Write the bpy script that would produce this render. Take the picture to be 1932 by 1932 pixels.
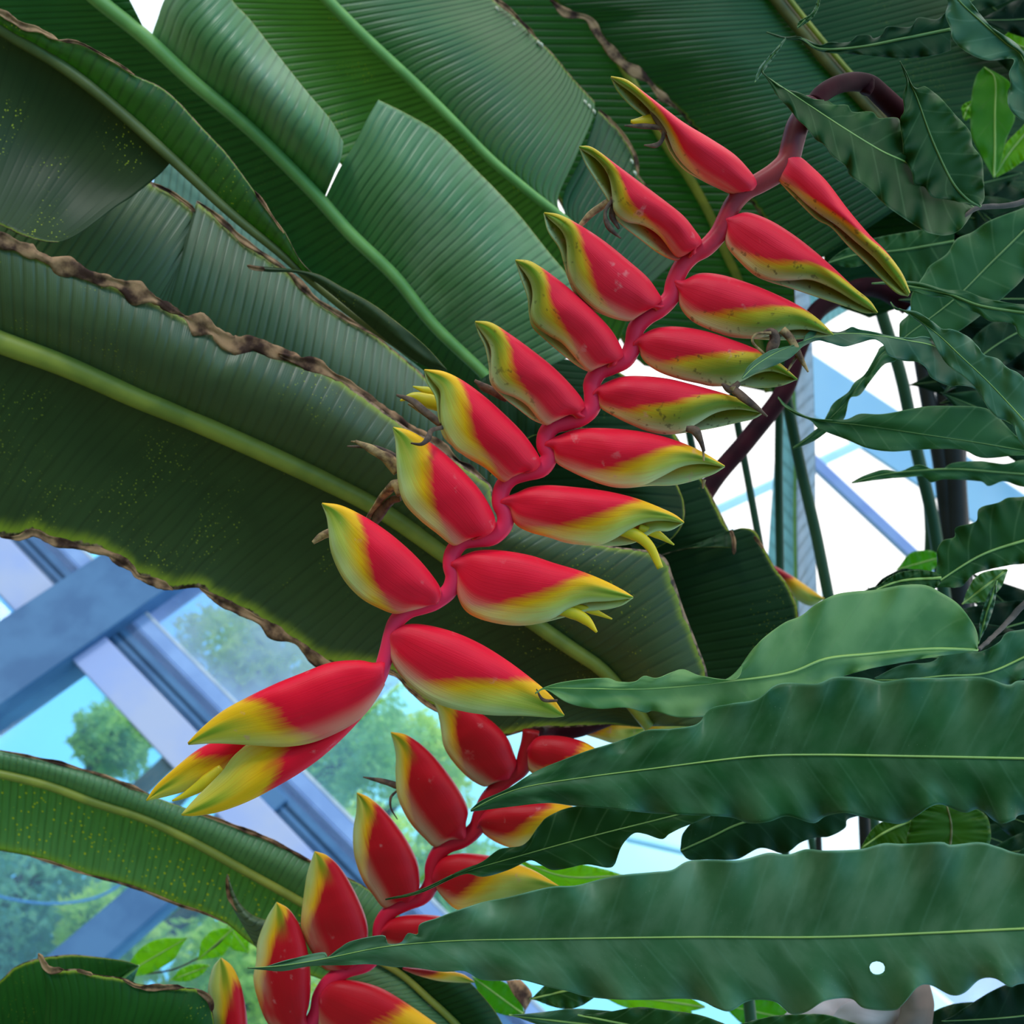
import bpy, math, random
from mathutils import Vector, Matrix, noise as mnoise
for o in list(bpy.data.objects): bpy.data.objects.remove(o)
SC = bpy.context.scene; COL = SC.collection
R = random.Random(7)

# ------------------------------------------------------------------ camera
F_PX = 2071.0
pitch, roll = math.radians(30), math.radians(39)
FW = Vector((0, math.cos(pitch), math.sin(pitch)))
U0 = Vector((0, -math.sin(pitch), math.cos(pitch))); X0 = Vector((1, 0, 0))
RI = U0*math.cos(roll) + X0*math.sin(roll)
UP = U0*math.sin(roll) - X0*math.cos(roll)
CP = Vector((0, 0, 1.6))
cam = bpy.data.cameras.new('camera'); camo = bpy.data.objects.new('camera', cam); COL.objects.link(camo)
camo.matrix_world = Matrix((( RI.x, UP.x, -FW.x, CP.x), (RI.y, UP.y, -FW.y, CP.y), (RI.z, UP.z, -FW.z, CP.z), (0, 0, 0, 1)))
cam.sensor_width = 36; cam.lens = 36*F_PX/1932; cam.clip_start = 0.02; cam.clip_end = 200
cam.dof.use_dof = True; cam.dof.focus_distance = 0.76; cam.dof.aperture_fstop = 10.5
SC.camera = camo
def P(x, y, d): return CP + FW*d + RI*(d*(x-966)/F_PX) + UP*(d*(966-y)/F_PX)

# ------------------------------------------------------------------ sky, sun, exposure
W = bpy.data.worlds.new('sky'); SC.world = W; W.use_nodes = True
wn = W.node_tree.nodes; wl = W.node_tree.links; wn.clear()
wo = wn.new('ShaderNodeOutputWorld'); wb = wn.new('ShaderNodeBackground'); wl.new(wb.outputs[0], wo.inputs[0])
tc = wn.new('ShaderNodeTexCoord'); sx = wn.new('ShaderNodeSeparateXYZ'); wl.new(tc.outputs['Generated'], sx.inputs[0])
cl = wn.new('ShaderNodeTexNoise'); cl.inputs['Scale'].default_value = 3.0; cl.inputs['Detail'].default_value = 4; wl.new(tc.outputs['Generated'], cl.inputs['Vector'])
ma = wn.new('ShaderNodeMath'); ma.operation = 'MULTIPLY_ADD'; ma.inputs[1].default_value = 0.22; wl.new(cl.outputs[0], ma.inputs[0]); wl.new(sx.outputs[2], ma.inputs[2])
rp = wn.new('ShaderNodeValToRGB'); wl.new(ma.outputs[0], rp.inputs[0])
e = rp.color_ramp.elements; e[0].position = 0.12; e[0].color = (0.17, 0.50, 0.85, 1); e[1].position = 0.62; e[1].color = (1.0, 1.0, 1.0, 1)
for p_, c_ in ((0.28, (0.20, 0.62, 1.0, 1)), (0.46, (0.34, 0.80, 1.0, 1))):
    k = e.new(p_); k.color = c_
wl.new(rp.outputs[0], wb.inputs[0]); wb.inputs[1].default_value = 1.25
sun = bpy.data.lights.new('sun', 'SUN'); sun.energy = 0.9; sun.angle = math.radians(12); sun.color = (1.0, 0.97, 0.9)
suno = bpy.data.objects.new('sun', sun); COL.objects.link(suno)
sd = (-RI*0.35 + UP*0.95 - FW*0.45).normalized()      # towards the sun: high, behind the viewer
suno.rotation_euler = sd.to_track_quat('Z', 'Y').to_euler()
SC.view_settings.view_transform = 'Standard'; SC.view_settings.look = 'None'
SC.view_settings.exposure = 0.42; SC.view_settings.gamma = 1.0; SC.view_settings.use_curve_mapping = False

# ------------------------------------------------------------------ material helpers
class G:
    def __init__(s, name):
        s.m = bpy.data.materials.new(name); s.m.use_nodes = True; s.t = s.m.node_tree; s.t.nodes.clear()
        s.out = s.t.nodes.new('ShaderNodeOutputMaterial')
    def n(s, ty, **kw):
        nd = s.t.nodes.new('ShaderNode'+ty)
        for k, v in kw.items(): setattr(nd, k, v)
        return nd
    def set(s, sock, v):
        if hasattr(v, 'is_output') or isinstance(v, bpy.types.NodeSocket): s.t.links.new(v, sock)
        else:
            if isinstance(v, tuple) and len(v) == 3 and sock.type == 'RGBA': v = v+(1,)
            sock.default_value = v
    def math(s, op, a, b=0.0, c=0.0, clamp=False):
        nd = s.n('Math', operation=op); nd.use_clamp = clamp
        s.set(nd.inputs[0], a); s.set(nd.inputs[1], b); s.set(nd.inputs[2], c); return nd.outputs[0]
    def smooth(s, x, a, b):
        nd = s.n('MapRange', interpolation_type='SMOOTHSTEP'); s.set(nd.inputs[0], x); nd.inputs[1].default_value = a; nd.inputs[2].default_value = b
        return nd.outputs[0]
    def mix(s, f, a, b):
        nd = s.n('Mix', data_type='RGBA'); s.set(nd.inputs[0], f); s.set(nd.inputs[6], a); s.set(nd.inputs[7], b); return nd.outputs[2]
    def noise(s, vec, scale, detail=3, rough=.5):
        nd = s.n('TexNoise'); s.set(nd.inputs['Vector'], vec); nd.inputs['Scale'].default_value = scale; nd.inputs['Detail'].default_value = detail; nd.inputs['Roughness'].default_value = rough
        return nd.outputs[0]
    def vor(s, vec, scale):
        nd = s.n('TexVoronoi'); s.set(nd.inputs['Vector'], vec); nd.inputs['Scale'].default_value = scale; return nd.outputs[0]
    def comb(s, x, y, z=0.0):
        nd = s.n('CombineXYZ'); s.set(nd.inputs[0], x); s.set(nd.inputs[1], y); s.set(nd.inputs[2], z); return nd.outputs[0]
    def ramp(s, f, els):
        nd = s.n('ValToRGB'); s.set(nd.inputs[0], f); r = nd.color_ramp.elements
        r[0].position, r[0].color = els[0][0], els[0][1]+(1,); r[1].position, r[1].color = els[-1][0], els[-1][1]+(1,)
        for p_, c_ in els[1:-1]:
            k = r.new(p_); k.color = c_+(1,)
        return nd.outputs[0]
    def uv(s):
        nd = s.n('UVMap'); sp = s.n('SeparateXYZ'); s.t.links.new(nd.outputs[0], sp.inputs[0]); return nd.outputs[0], sp.outputs[0], sp.outputs[1]
    def pos(s): return s.n('NewGeometry').outputs['Position']
    def bump(s, h, st, dist=.001):
        nd = s.n('Bump'); s.set(nd.inputs['Height'], h); nd.inputs['Strength'].default_value = st; nd.inputs['Distance'].default_value = dist; return nd.outputs[0]
    def bsdf(s, col, rough=.5, spec=.5, normal=None, transl=0, tcol=None, sss=0, sub_r=None, coat=0):
        p = s.n('BsdfPrincipled'); s.set(p.inputs['Base Color'], col); s.set(p.inputs['Roughness'], rough); s.set(p.inputs['Specular IOR Level'], spec)
        if coat: p.inputs['Coat Weight'].default_value = coat; p.inputs['Coat Roughness'].default_value = .3
        if sss: p.inputs['Subsurface Weight'].default_value = sss; p.inputs['Subsurface Radius'].default_value = sub_r or (.004, .001, .001); p.inputs['Subsurface Scale'].default_value = 1
        if normal: s.set(p.inputs['Normal'], normal)
        o = p.outputs[0]
        if transl:
            t = s.n('BsdfTranslucent'); s.set(t.inputs[0], tcol if tcol is not None else col)
            mx = s.n('MixShader'); mx.inputs[0].default_value = transl; s.t.links.new(o, mx.inputs[1]); s.t.links.new(t.outputs[0], mx.inputs[2]); o = mx.outputs[0]
        s.t.links.new(o, s.out.inputs[0]); return s.m

def warm(c): return c and (c[0]*1.18, c[1]*1.06, c[2]*.80)
def banana_mat(name, col, dark, rough=.38, transl=.35, tcol=(.25, .6, .05), spots=0.0, brown=.02, vein=.6, yel=.03, spec=.5, pale=None, sps=260, spm=(.52, .64)):
    col, dark, pale = warm(col), warm(dark), warm(pale)
    g = G(name); vec, u, v = g.uv(); pos = g.pos()
    wob = g.noise(vec, .35, 2)
    ph = g.math('ADD', u, g.math('MULTIPLY', wob, .9))
    w1 = g.math('SINE', g.math('MULTIPLY', ph, 6.2832))
    w1 = g.math('MULTIPLY_ADD', w1, .5, .5)
    groove = g.math('MULTIPLY', g.math('POWER', w1, 4.0), g.smooth(g.noise(g.comb(g.math('MULTIPLY', u, .8), g.math('MULTIPLY', v, 1.5)), 1.3, 2), .12, .50))
    fine = g.math('MULTIPLY_ADD', g.math('SINE', g.math('MULTIPLY', ph, 6.2832*6)), .5, .5)
    strk = g.noise(g.comb(g.math('MULTIPLY', u, 1.3), g.math('MULTIPLY', v, 1.5)), 2.0, 3)
    fac = g.math('ADD', g.math('MULTIPLY', groove, min(.8, .25+.75*vein)), g.math('MULTIPLY', g.math('SUBTRACT', strk, .5), 1.4), clamp=True)
    c = g.mix(fac, col, dark)
    mott = g.noise(pos, 14, 4)
    c = g.mix(g.math('MULTIPLY', g.smooth(mott, .35, .7), .45), c, dark)
    c = g.mix(g.math('MULTIPLY', fine, .05), c, tuple(min(1, k*1.8) for k in col))
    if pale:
        c = g.mix(g.math('MULTIPLY', g.smooth(g.noise(pos, 9, 4), .40, .70), .55), c, pale)  # paler waxy patches paint a soft sky sheen into the leaf colour
    tc_ = g.mix(g.math('MULTIPLY', fac, .6), tcol, tuple(k*.4 for k in tcol))
    if spots:
        sp = g.smooth(g.vor(pos, sps), .26, .14)
        msk = g.smooth(g.noise(pos, 16, 3), *spm)
        sp = g.math('MULTIPLY', g.math('MULTIPLY', sp, msk), spots, clamp=True)
        c = g.mix(sp, c, (.40, .46, .03)); tc_ = g.mix(sp, tc_, (.8, .8, .05))
    en = g.math('MULTIPLY', g.math('SUBTRACT', g.noise(g.comb(g.math('MULTIPLY', u, .55), 0.0), 1.6, 5, .65), .45), 4*brown+.02)
    ev = g.math('ADD', v, en)
    yf = g.smooth(ev, 1-brown-yel*2, 1-brown); bf = g.smooth(ev, 1-brown-.006, 1-brown+.006)
    c = g.mix(g.math('MULTIPLY', g.math('POWER', yf, 2.0), .8), c, (.30, .38, .02))
    bcol = g.mix(g.smooth(g.noise(pos, 120, 4), .4, .62), (.035, .014, .008), (.32, .20, .12))
    c = g.mix(bf, c, bcol); tc_ = g.mix(bf, tc_, (.1, .05, .02))
    h = g.math('ADD', g.math('MULTIPLY', groove, -1.0), g.math('MULTIPLY', fine, .08))
    h = g.math('ADD', h, g.math('MULTIPLY', mott, .5))
    return g.bsdf(c, rough, spec, g.bump(h, vein, .0013), transl, tc_)

def tree_mat(name, col, dark, rough=.35, transl=.3, tcol=(.25, .55, .05), veins=.35, edge=(.22, .36, .12), spec=.3, ne=1.0, pale=None):
    col, dark, pale = warm(col), warm(dark), warm(pale)
    g = G(name); vec, u, v = g.uv(); pos = g.pos()
    a = g.math('ABSOLUTE', v)
    ph = g.math('SUBTRACT', u, g.math('MULTIPLY', a, .9))
    sn = g.math('MULTIPLY_ADD', g.math('SINE', g.math('MULTIPLY', ph, 6.2832)), .5, .5)
    ln = g.math('POWER', sn, 60.0)
    mott = g.noise(pos, 22, 4)
    c = g.mix(g.smooth(mott, .35, .68), col, dark)
    if pale: c = g.mix(g.math('MULTIPLY', g.smooth(g.noise(g.comb(g.math('MULTIPLY', ph, .8), v), 1.1, 4), .34, .70), .6), c, pale)  # broad pale streaks stand in for sheen along the blade
    c = g.mix(g.math('MULTIPLY', ln, veins), c, edge)
    c = g.mix(g.math('MULTIPLY', g.smooth(a, .975, .995), .8*ne), c, edge)  # margin coloured paler as a thin painted edge highlight
    dust = g.math('MULTIPLY', g.smooth(g.vor(pos, 420), .10, .05), g.smooth(g.noise(pos, 40, 2), .55, .65))
    c = g.mix(g.math('MULTIPLY', dust, .6), c, (.35, .42, .3))
    h = g.math('ADD', g.math('MULTIPLY', sn, .35), g.math('MULTIPLY', g.noise(pos, 90, 4), .5))
    return g.bsdf(c, rough, spec, g.bump(h, .35, .0012), transl, g.mix(g.math('MULTIPLY', ln, .5), tcol, tuple(k*.6 for k in tcol)))

def bract_mat(name, red=(.90, .008, .036), shade=1.0, b0=.20, b1=.60, age=0.0, pw=1.6, warmth=0):
    g = G(name); vec, u, v = g.uv(); pos = g.pos()
    rnd = g.n('ObjectInfo').outputs['Random']
    st = g.noise(g.comb(g.math('MULTIPLY', u, 3.0), g.math('MULTIPLY', v, 26.0), g.math('MULTIPLY', rnd, 40.0)), 1.0, 4, .6)
    st2 = g.noise(g.comb(g.math('MULTIPLY', u, 2.0), g.math('MULTIPLY', v, 2.4), g.math('MULTIPLY', rnd, 30.0)), 1.0, 3)
    b = g.math('MULTIPLY_ADD', g.math('POWER', v, pw), b1, b0)
    b = g.math('ADD', b, g.math('MULTIPLY', g.math('SUBTRACT', rnd, .5), .06))
    d = g.math('SUBTRACT', u, b)
    d = g.math('ADD', d, g.math('MULTIPLY', g.math('SUBTRACT', st, .5), .09))
    d = g.math('ADD', d, g.math('MULTIPLY', g.math('SUBTRACT', st2, .5), .16))
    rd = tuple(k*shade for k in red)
    ye = (.95*shade, .47*shade, .008); gr = (.40*shade, .46*shade, .06); pg = (.66*shade, .60*shade, .10)
    if warmth: gr = (.62, .50, .05); pg = (.74, .56, .05)
    if age: ye = (.62, .42, .02); gr = (.22, .27, .03); pg = (.38, .40, .10)
    f = g.math('ADD', d, .5)
    c = g.ramp(f, ((0.0, gr), (.22, pg if not age else gr), (.40, ye), (.475, (.82*shade, .22*shade, .014)), (.53, rd), (1.0, rd)))
    # yellow keel by the tip, green streak through the tip
    kf = g.math('MULTIPLY', g.smooth(v, .50, .26), g.smooth(d, .0, -.05))
    c = g.mix(g.math('MULTIPLY', kf, .9), c, ye)
    gs = g.math('MULTIPLY', g.smooth(g.math('ABSOLUTE', g.math('SUBTRACT', v, .50)), .20, .04), g.smooth(u, .34, .10))
    c = g.mix(g.math('MULTIPLY', gs, .85), c, (.13*shade, .27*shade, .012))
    # pale powdery rim
    rim = g.math('MULTIPLY', g.smooth(v, .72, .99), g.smooth(st2, .25, .6))
    c = g.mix(g.math('MULTIPLY', rim, .35 if warmth else .62), c, (.66*shade, .72*shade, .46*shade))
    c = g.mix(g.math('MULTIPLY', g.smooth(st, .52, .72), .28), c, g.mix(.5, c, (.40*shade, .02, .02)))
    scuff = g.math('MULTIPLY', g.smooth(g.noise(pos, 95, 4), .62, .72), g.smooth(g.noise(pos, 28, 2), .5, .62))
    c = g.mix(g.math('MULTIPLY', scuff, .45), c, (.80*shade, .30*shade, .30*shade))
    if age:
        sp = g.math('MULTIPLY', g.smooth(g.noise(pos, 210, 3), .60, .70), g.smooth(d, .08, -.02))
        c = g.mix(g.math('MULTIPLY', sp, .75*age), c, (.05, .04, .02))
    basep = g.smooth(u, .86, 1.0)
    c = g.mix(g.math('MULTIPLY', basep, .5), c, (.66*shade, .035, .085))
    fine = g.noise(g.comb(g.math('MULTIPLY', u, 2.0), g.math('MULTIPLY', v, 60.0)), 1.0, 2)
    h = g.math('ADD', fine, g.math('MULTIPLY', g.noise(pos, 150, 3), .4))
    return g.bsdf(c, .45, .22, g.bump(h, .30, .0007), 0, None, .12)

def plain(name, col, rough=.5, spec=.4, col2=None, scale=30, bump=0, metal=0, transl=0, tcol=None):
    g = G(name); pos = g.pos()
    c = g.mix(g.smooth(g.noise(pos, scale, 4), .35, .65), col, col2 or tuple(k*.8 for k in col))
    nrm = g.bump(g.noise(pos, scale*3, 4), bump, .001) if bump else None
    return g.bsdf(c, rough, spec, nrm, transl, tcol)

def stem_mat(name, els, rough=.4):
    g = G(name); vec, u, v = g.uv()
    nz = g.math('MULTIPLY', g.math('SUBTRACT', g.noise(g.pos(), 60, 4), .5), .12)
    c = g.ramp(g.math('ADD', u, nz), els)
    return g.bsdf(c, rough, .2, g.bump(g.noise(g.pos(), 130, 3), .2, .0006), 0, None, .1)

# ------------------------------------------------------------------ geometry helpers
WL = {}
def empty(name, loc, label, cat, group=None):
    o = bpy.data.objects.new(name, None); COL.objects.link(o); o.location = loc; o.empty_display_size = .02
    o['label'] = label; o['category'] = cat
    if group: o['group'] = group
    WL[o.name] = Vector(loc); return o
def mk(name, vs, fs, mat, parent=None, uvs=None, solid=0, label=None, smooth=True, loc=None):
    me = bpy.data.meshes.new(name)
    c = Vector(loc) if loc is not None else sum(vs, Vector())/len(vs)
    me.from_pydata([v-c for v in vs], [], fs)
    if uvs:
        ul = me.uv_layers.new(name='UVMap').data
        for p_ in me.polygons:
            for li in p_.loop_indices: ul[li].uv = uvs[me.loops[li].vertex_index]
    me.materials.append(mat)
    if smooth:
        for p_ in me.polygons: p_.use_smooth = True
    o = bpy.data.objects.new(name, me); COL.objects.link(o)
    o.location = c
    if parent: o.parent = parent; o.location = c - WL[parent.name]
    WL[o.name] = c
    if solid:
        m = o.modifiers.new('thickness', 'SOLIDIFY'); m.thickness = solid; m.offset = 0
    if label: o['label'] = label
    return o
def tag(o, label, cat, group=None, kind=None):
    if label: o['label'] = label
    if cat: o['category'] = cat
    if group: o['group'] = group
    if kind: o['kind'] = kind
    return o

def cat(pts, n):
    """Catmull-Rom through pts, resampled to n points evenly by length in the first two coordinates."""
    pts = [tuple(map(float, p)) for p in pts]
    if len(pts) == 2: dense = [tuple(pts[0][k]+(pts[1][k]-pts[0][k])*i/40 for k in range(len(pts[0]))) for i in range(41)]
    else:
        ext = [tuple(2*a-b for a, b in zip(pts[0], pts[1]))]+pts+[tuple(2*a-b for a, b in zip(pts[-1], pts[-2]))]
        dense = []
        for i in range(1, len(ext)-2):
            p0, p1, p2, p3 = ext[i-1:i+3]
            for j in range(14):
                t = j/14; t2 = t*t; t3 = t2*t
                dense.append(tuple(.5*((2*b)+(-a+c)*t+(2*a-5*b+4*c-d)*t2+(-a+3*b-3*c+d)*t3) for a, b, c, d in zip(p0, p1, p2, p3)))
        dense.append(pts[-1])
    L = [0]
    for a, b in zip(dense, dense[1:]): L.append(L[-1]+math.hypot(a[0]-b[0], a[1]-b[1])+1e-9)
    out = []; k = 0
    for i in range(n):
        s = L[-1]*i/(n-1)
        while k < len(L)-2 and L[k+1] < s: k += 1
        f = (s-L[k])/(L[k+1]-L[k]); f = max(0, min(1, f))
        out.append(tuple(a+(b-a)*f for a, b in zip(dense[k], dense[k+1])))
    return out
def plen(pts): return sum(math.hypot(a[0]-b[0], a[1]-b[1]) for a, b in zip(pts, pts[1:]))
def deep(pts, d):
    """give an outline its own distance: d constant, or (d0, d1) along its length"""
    if len(pts[0]) == 3: return list(pts)
    if not isinstance(d, tuple): d = (d, d)
    T = plen(pts) or 1; s = 0; out = []
    for i, p in enumerate(pts):
        if i: s += math.hypot(p[0]-pts[i-1][0], p[1]-pts[i-1][1])
        out.append((p[0], p[1], d[0]+(d[1]-d[0])*s/T))
    return out
def blade(name, parent, mat, inner, outer, side0=None, side1=None, d=1.0, do=None, bulge=0.0, nu=90, nv=22, ripple=0.0, rf=7, period=20.0, solid=.0005, label=None, hole=None, wav=.0015, skew=0):
    """one sheet of a leaf between the midrib line and its margin"""
    do = d if do is None else do
    A = cat(deep(inner, d), nu); B = cat(deep(outer, do), nu)
    S0 = cat(deep(side0, (A[0][2], B[0][2])), nv) if side0 else [tuple(a+(b-a)*j/(nv-1) for a, b in zip(A[0], B[0])) for j in range(nv)]
    S1 = cat(deep(side1, (A[-1][2], B[-1][2])), nv) if side1 else [tuple(a+(b-a)*j/(nv-1) for a, b in zip(A[-1], B[-1])) for j in range(nv)]
    B[0] = S0[-1]; B[-1] = S1[-1]; A[0] = S0[0]; A[-1] = S1[0]
    Lu = max(plen(A), plen(B))/period; vs = []; uvs = []; sd_ = R.random()*50
    for i in range(nu):
        u = i/(nu-1)
        for j in range(nv):
            v = j/(nv-1)
            q = [(1-v)*A[i][k]+v*B[i][k]+(1-u)*S0[j][k]+u*S1[j][k]-((1-u)*(1-v)*A[0][k]+u*(1-v)*A[-1][k]+(1-u)*v*B[0][k]+u*v*B[-1][k]) for k in range(3)]
            q[2] -= bulge*math.sin(math.pi*min(1, v*1.0))*(math.sin(math.pi*(.08+.84*u)))**.5
            if ripple: q[2] += ripple*v*v*(math.sin(6.283*rf*u+sd_)+.5*math.sin(6.283*rf*2.3*u+1+sd_))
            q[2] += wav*2*mnoise.noise(Vector((u*5+sd_, v*2, sd_)))
            vs.append(P(*q)); uvs.append((u*Lu+skew*v/period, v))
    fs = [(i*nv+j, (i+1)*nv+j, (i+1)*nv+j+1, i*nv+j+1) for i in range(nu-1) for j in range(nv-1)]
    return mk(name, vs, fs, mat, parent, uvs, solid, label)
def tube(name, parent, mat, pts, rad, n=10, seg=60, flat=1.0, label=None, lump=0):
    """tapered round stem; pts are (x, y, d), rad in metres along it"""
    C = cat(pts, seg); W3 = [P(*c) for c in C]
    if not isinstance(rad, (list, tuple)): rad = [rad, rad]
    vs = []; uvs = []; nrm = None
    for i, c in enumerate(W3):
        t = (W3[min(i+1, seg-1)]-W3[max(i-1, 0)]).normalized()
        if nrm is None: nrm = t.cross(FW).normalized()
        nrm = (nrm-t*nrm.dot(t)).normalized(); bi = t.cross(nrm)
        x = i/(seg-1)*(len(rad)-1); k = min(int(x), len(rad)-2); r = rad[k]+(rad[k+1]-rad[k])*(x-k)
        for j in range(n):
            a = 6.28318*j/n; rr = r*(1+lump*mnoise.noise(c*90+Vector((math.cos(a), math.sin(a), 0))))
            vs.append(c+nrm*(math.cos(a)*rr)+bi*(math.sin(a)*rr*flat)); uvs.append((i/(seg-1), j/n))
    fs = [(i*n+j, i*n+(j+1) % n, (i+1)*n+(j+1) % n, (i+1)*n+j) for i in range(seg-1) for j in range(n)]
    fs += [tuple(range(n))[::-1], tuple((seg-1)*n+j for j in range(n))]
    return mk(name, vs, fs, mat, parent, uvs, 0, label)
def crisp(parent, mat, pts, w, d, seed=1, label=None, side=1, name='dry_margin'):
    """crinkled dead strip that runs along a leaf margin"""
    n = max(50, int(plen(pts)/5)); C = cat(deep(pts, d), n); vs = []; uvs = []; m = 7
    for i, c in enumerate(C):
        a = C[max(i-1, 0)]; b = C[min(i+1, n-1)]; L = math.hypot(b[0]-a[0], b[1]-a[1]) or 1
        nx, ny = -(b[1]-a[1])/L*side, (b[0]-a[0])/L*side; s = i*plen(pts)/n/46
        ww = w*(.55+1.1*max(0, mnoise.noise(Vector((s, seed, 0)))+.35))*min(1, 8*i/n+.15, 8*(n-1-i)/n+.1)
        off = w*.35*mnoise.noise(Vector((s*.7, seed, 5)))
        for j in range(m):
            v = j/(m-1)-.5
            z = .0011*mnoise.noise(Vector((s*1.6, v*3, seed)))+.0006*math.sin(v*6.3+s); jx = w*.10*mnoise.noise(Vector((s*4, v*9, seed+9))); jy = w*.10*mnoise.noise(Vector((s*4, v*9, seed+19)))
            vs.append(P(c[0]+nx*(v*ww+off)+jx, c[1]+ny*(v*ww+off)+jy, c[2]-.002+z)); uvs.append((s, v))
    fs = [(i*m+j, (i+1)*m+j, (i+1)*m+j+1, i*m+j+1) for i in range(n-1) for j in range(m-1)]
    return mk(name, vs, fs, mat, parent, uvs, .0006, label)

# ------------------------------------------------------------------ materials
M = {}
M['steel'] = plain('blue grey painted steel', (.045, .13, .29), .5, .25, (.07, .18, .36), 6)
M['rail'] = plain('pale blue aluminium', (.26, .40, .72), .5, .3, (.20, .32, .62), 6)
M['railw'] = plain('weathered pale aluminium', (.45, .52, .62), .4, .5, (.32, .42, .55), 8)
M['bark'] = plain('bark', (.10, .07, .05), .8, .2, (.05, .04, .03), 20, .5)
M['dry'] = plain('dried brown tissue', (.045, .018, .012), .7, .2, (.42, .23, .12), 60, .6)
M['straw'] = plain('dried straw coloured flower', (.42, .27, .12), .7, .3, (.12, .06, .035), 140, .5)
M['brownflower'] = plain('dried dark flower', (.16, .09, .06), .7, .3, (.06, .035, .03), 140, .5)
M['petal'] = plain('yellow petal', (.86, .60, .02), .4, .4, (.66, .58, .03), 60, .1, transl=.2, tcol=(.9, .8, .05))
M['rib'] = plain('green midrib', (.20, .40, .10), .4, .4, (.14, .32, .08), 30, .1)
M['ribo'] = plain('olive midrib', (.30, .32, .05), .4, .3, (.20, .24, .04), 30, .1)
M['ribd'] = plain('dark olive midrib', (.13, .16, .05), .45, .4, (.09, .12, .035), 30, .1)
M['ribb'] = plain('brown green midrib', (.22, .20, .07), .45, .4, (.12, .12, .05), 30, .1)
M['ribt'] = plain('pale midrib', (.34, .50, .12), .45, .4, (.28, .44, .12), 40, .1)
M['ribtd'] = plain('mid green midrib', (.13, .24, .06), .45, .4, (.10, .20, .05), 40, .1)
M['cane'] = plain('dark green cane', (.022, .07, .040), .5, .2, (.032, .09, .048), 10)
M['caneb'] = plain('dark brown cane', (.016, .018, .018), .5, .15, (.03, .03, .03), 10)
M['maroon'] = plain('maroon stalk', (.040, .006, .010), .6, .05, (.020, .004, .007), 30)
M['twig'] = plain('grey brown twig', (.10, .08, .07), .7, .3, (.05, .045, .04), 60, .4)

# ------------------------------------------------------------------ greenhouse wall and what stands outside
HD = Vector((.917, -.398, 0)).normalized(); ZD = Vector((0, 0, 1)); NW = HD.cross(ZD)
WO = P(168, 1180, 5.0)
def wall_at(x, y):
    d = (P(x, y, 1)-CP); k = (WO-CP).dot(NW)/d.dot(NW); q = CP+d*k
    return (q-WO).dot(HD), q.z
def box(name, mat, o, ax, ay, az, parent=None, label=None):
    vs = [o+ax*i+ay*j+az*k for i in (0, 1) for j in (0, 1) for k in (0, 1)]
    fs = [(0, 1, 3, 2), (4, 6, 7, 5), (0, 4, 5, 1), (2, 3, 7, 6), (0, 2, 6, 4), (1, 5, 7, 3)]
    ob = mk(name, vs, fs, mat, parent, None, 0, label, smooth=False)
    b = ob.modifiers.new('soft edges', 'BEVEL'); b.width = .006; b.segments = 2
    return ob
def wpt(h, z, off=0): return Vector((WO.x, WO.y, 0))+HD*h+ZD*z+NW*off
# ground outside and inside
gm = plain('ground', (.10, .16, .05), .9, .2, (.16, .14, .09), 3, .3)
fl = mk('floor', [Vector((-30, -8, 0)), Vector((30, -8, 0)), Vector((30, 40, 0)), Vector((-30, 40, 0))], [(0, 1, 2, 3)], gm); fl['kind'] = 'structure'
def column(x0, y0, x1, y1, wpx, z0, z1, mat, nm, dep=.16):
    h, z = wall_at((x0+x1)/2, (y0+y1)/2); w = wpx
    ob = box(nm, mat, wpt(h-w/2, z0, -dep/2), HD*w, NW*dep, ZD*(z1-z0)); ob['kind'] = 'structure'
    return h
def rail(x, y, w, h0, h1, mat, nm, off=0, dep=.08):
    h, z = wall_at(x, y)
    ob = box(nm, mat, wpt(h0, z-w/2, off-dep/2), HD*(h1-h0), NW*dep, ZD*w); ob['kind'] = 'structure'
    return z
tn = [0]
def T():
    tn[0] += 1; return 'trim_%d' % tn[0]
hc = column(235, 1085, -40, 1340, .36, 0, 5.2, M['steel'], T(), .22)
hb = column(262, 1745, 453, 1524, .16, 0, wall_at(505, 1478)[1], M['steel'], T(), .12)
column(-80, 1100, 60, 980, .05, 0, 5.2, M['railw'], T(), .08)
zr = []
for (x, y, w, m) in ((330, 1290, .10, 'steel'), (292, 1300, .05, 'railw'), (372, 1280, .07, 'rail'), (262, 1330, .025, 'railw'),
                     (90, 1075, .07, 'steel'), (55, 1090, .06, 'rail'), (120, 1060, .05, 'rail'), (20, 1080, .03, 'railw'),
                     (590, 1545, .035, 'rail'), (560, 1580, .05, 'steel'), (610, 1500, .025, 'railw')):
    zr.append(rail(x, y, w, -4.5, 6, M[m], T()))
M['lav'] = plain('pale lavender panel', (.34, .42, .74), .6, .2, (.44, .48, .68), 3)
rail(292, 1362, .17, hc+.1, hb+.4, M['lav'], T(), .06, .02); rail(58, 1128, .20, -4.5, hc-.1, M['lav'], T(), .06, .02)
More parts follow.
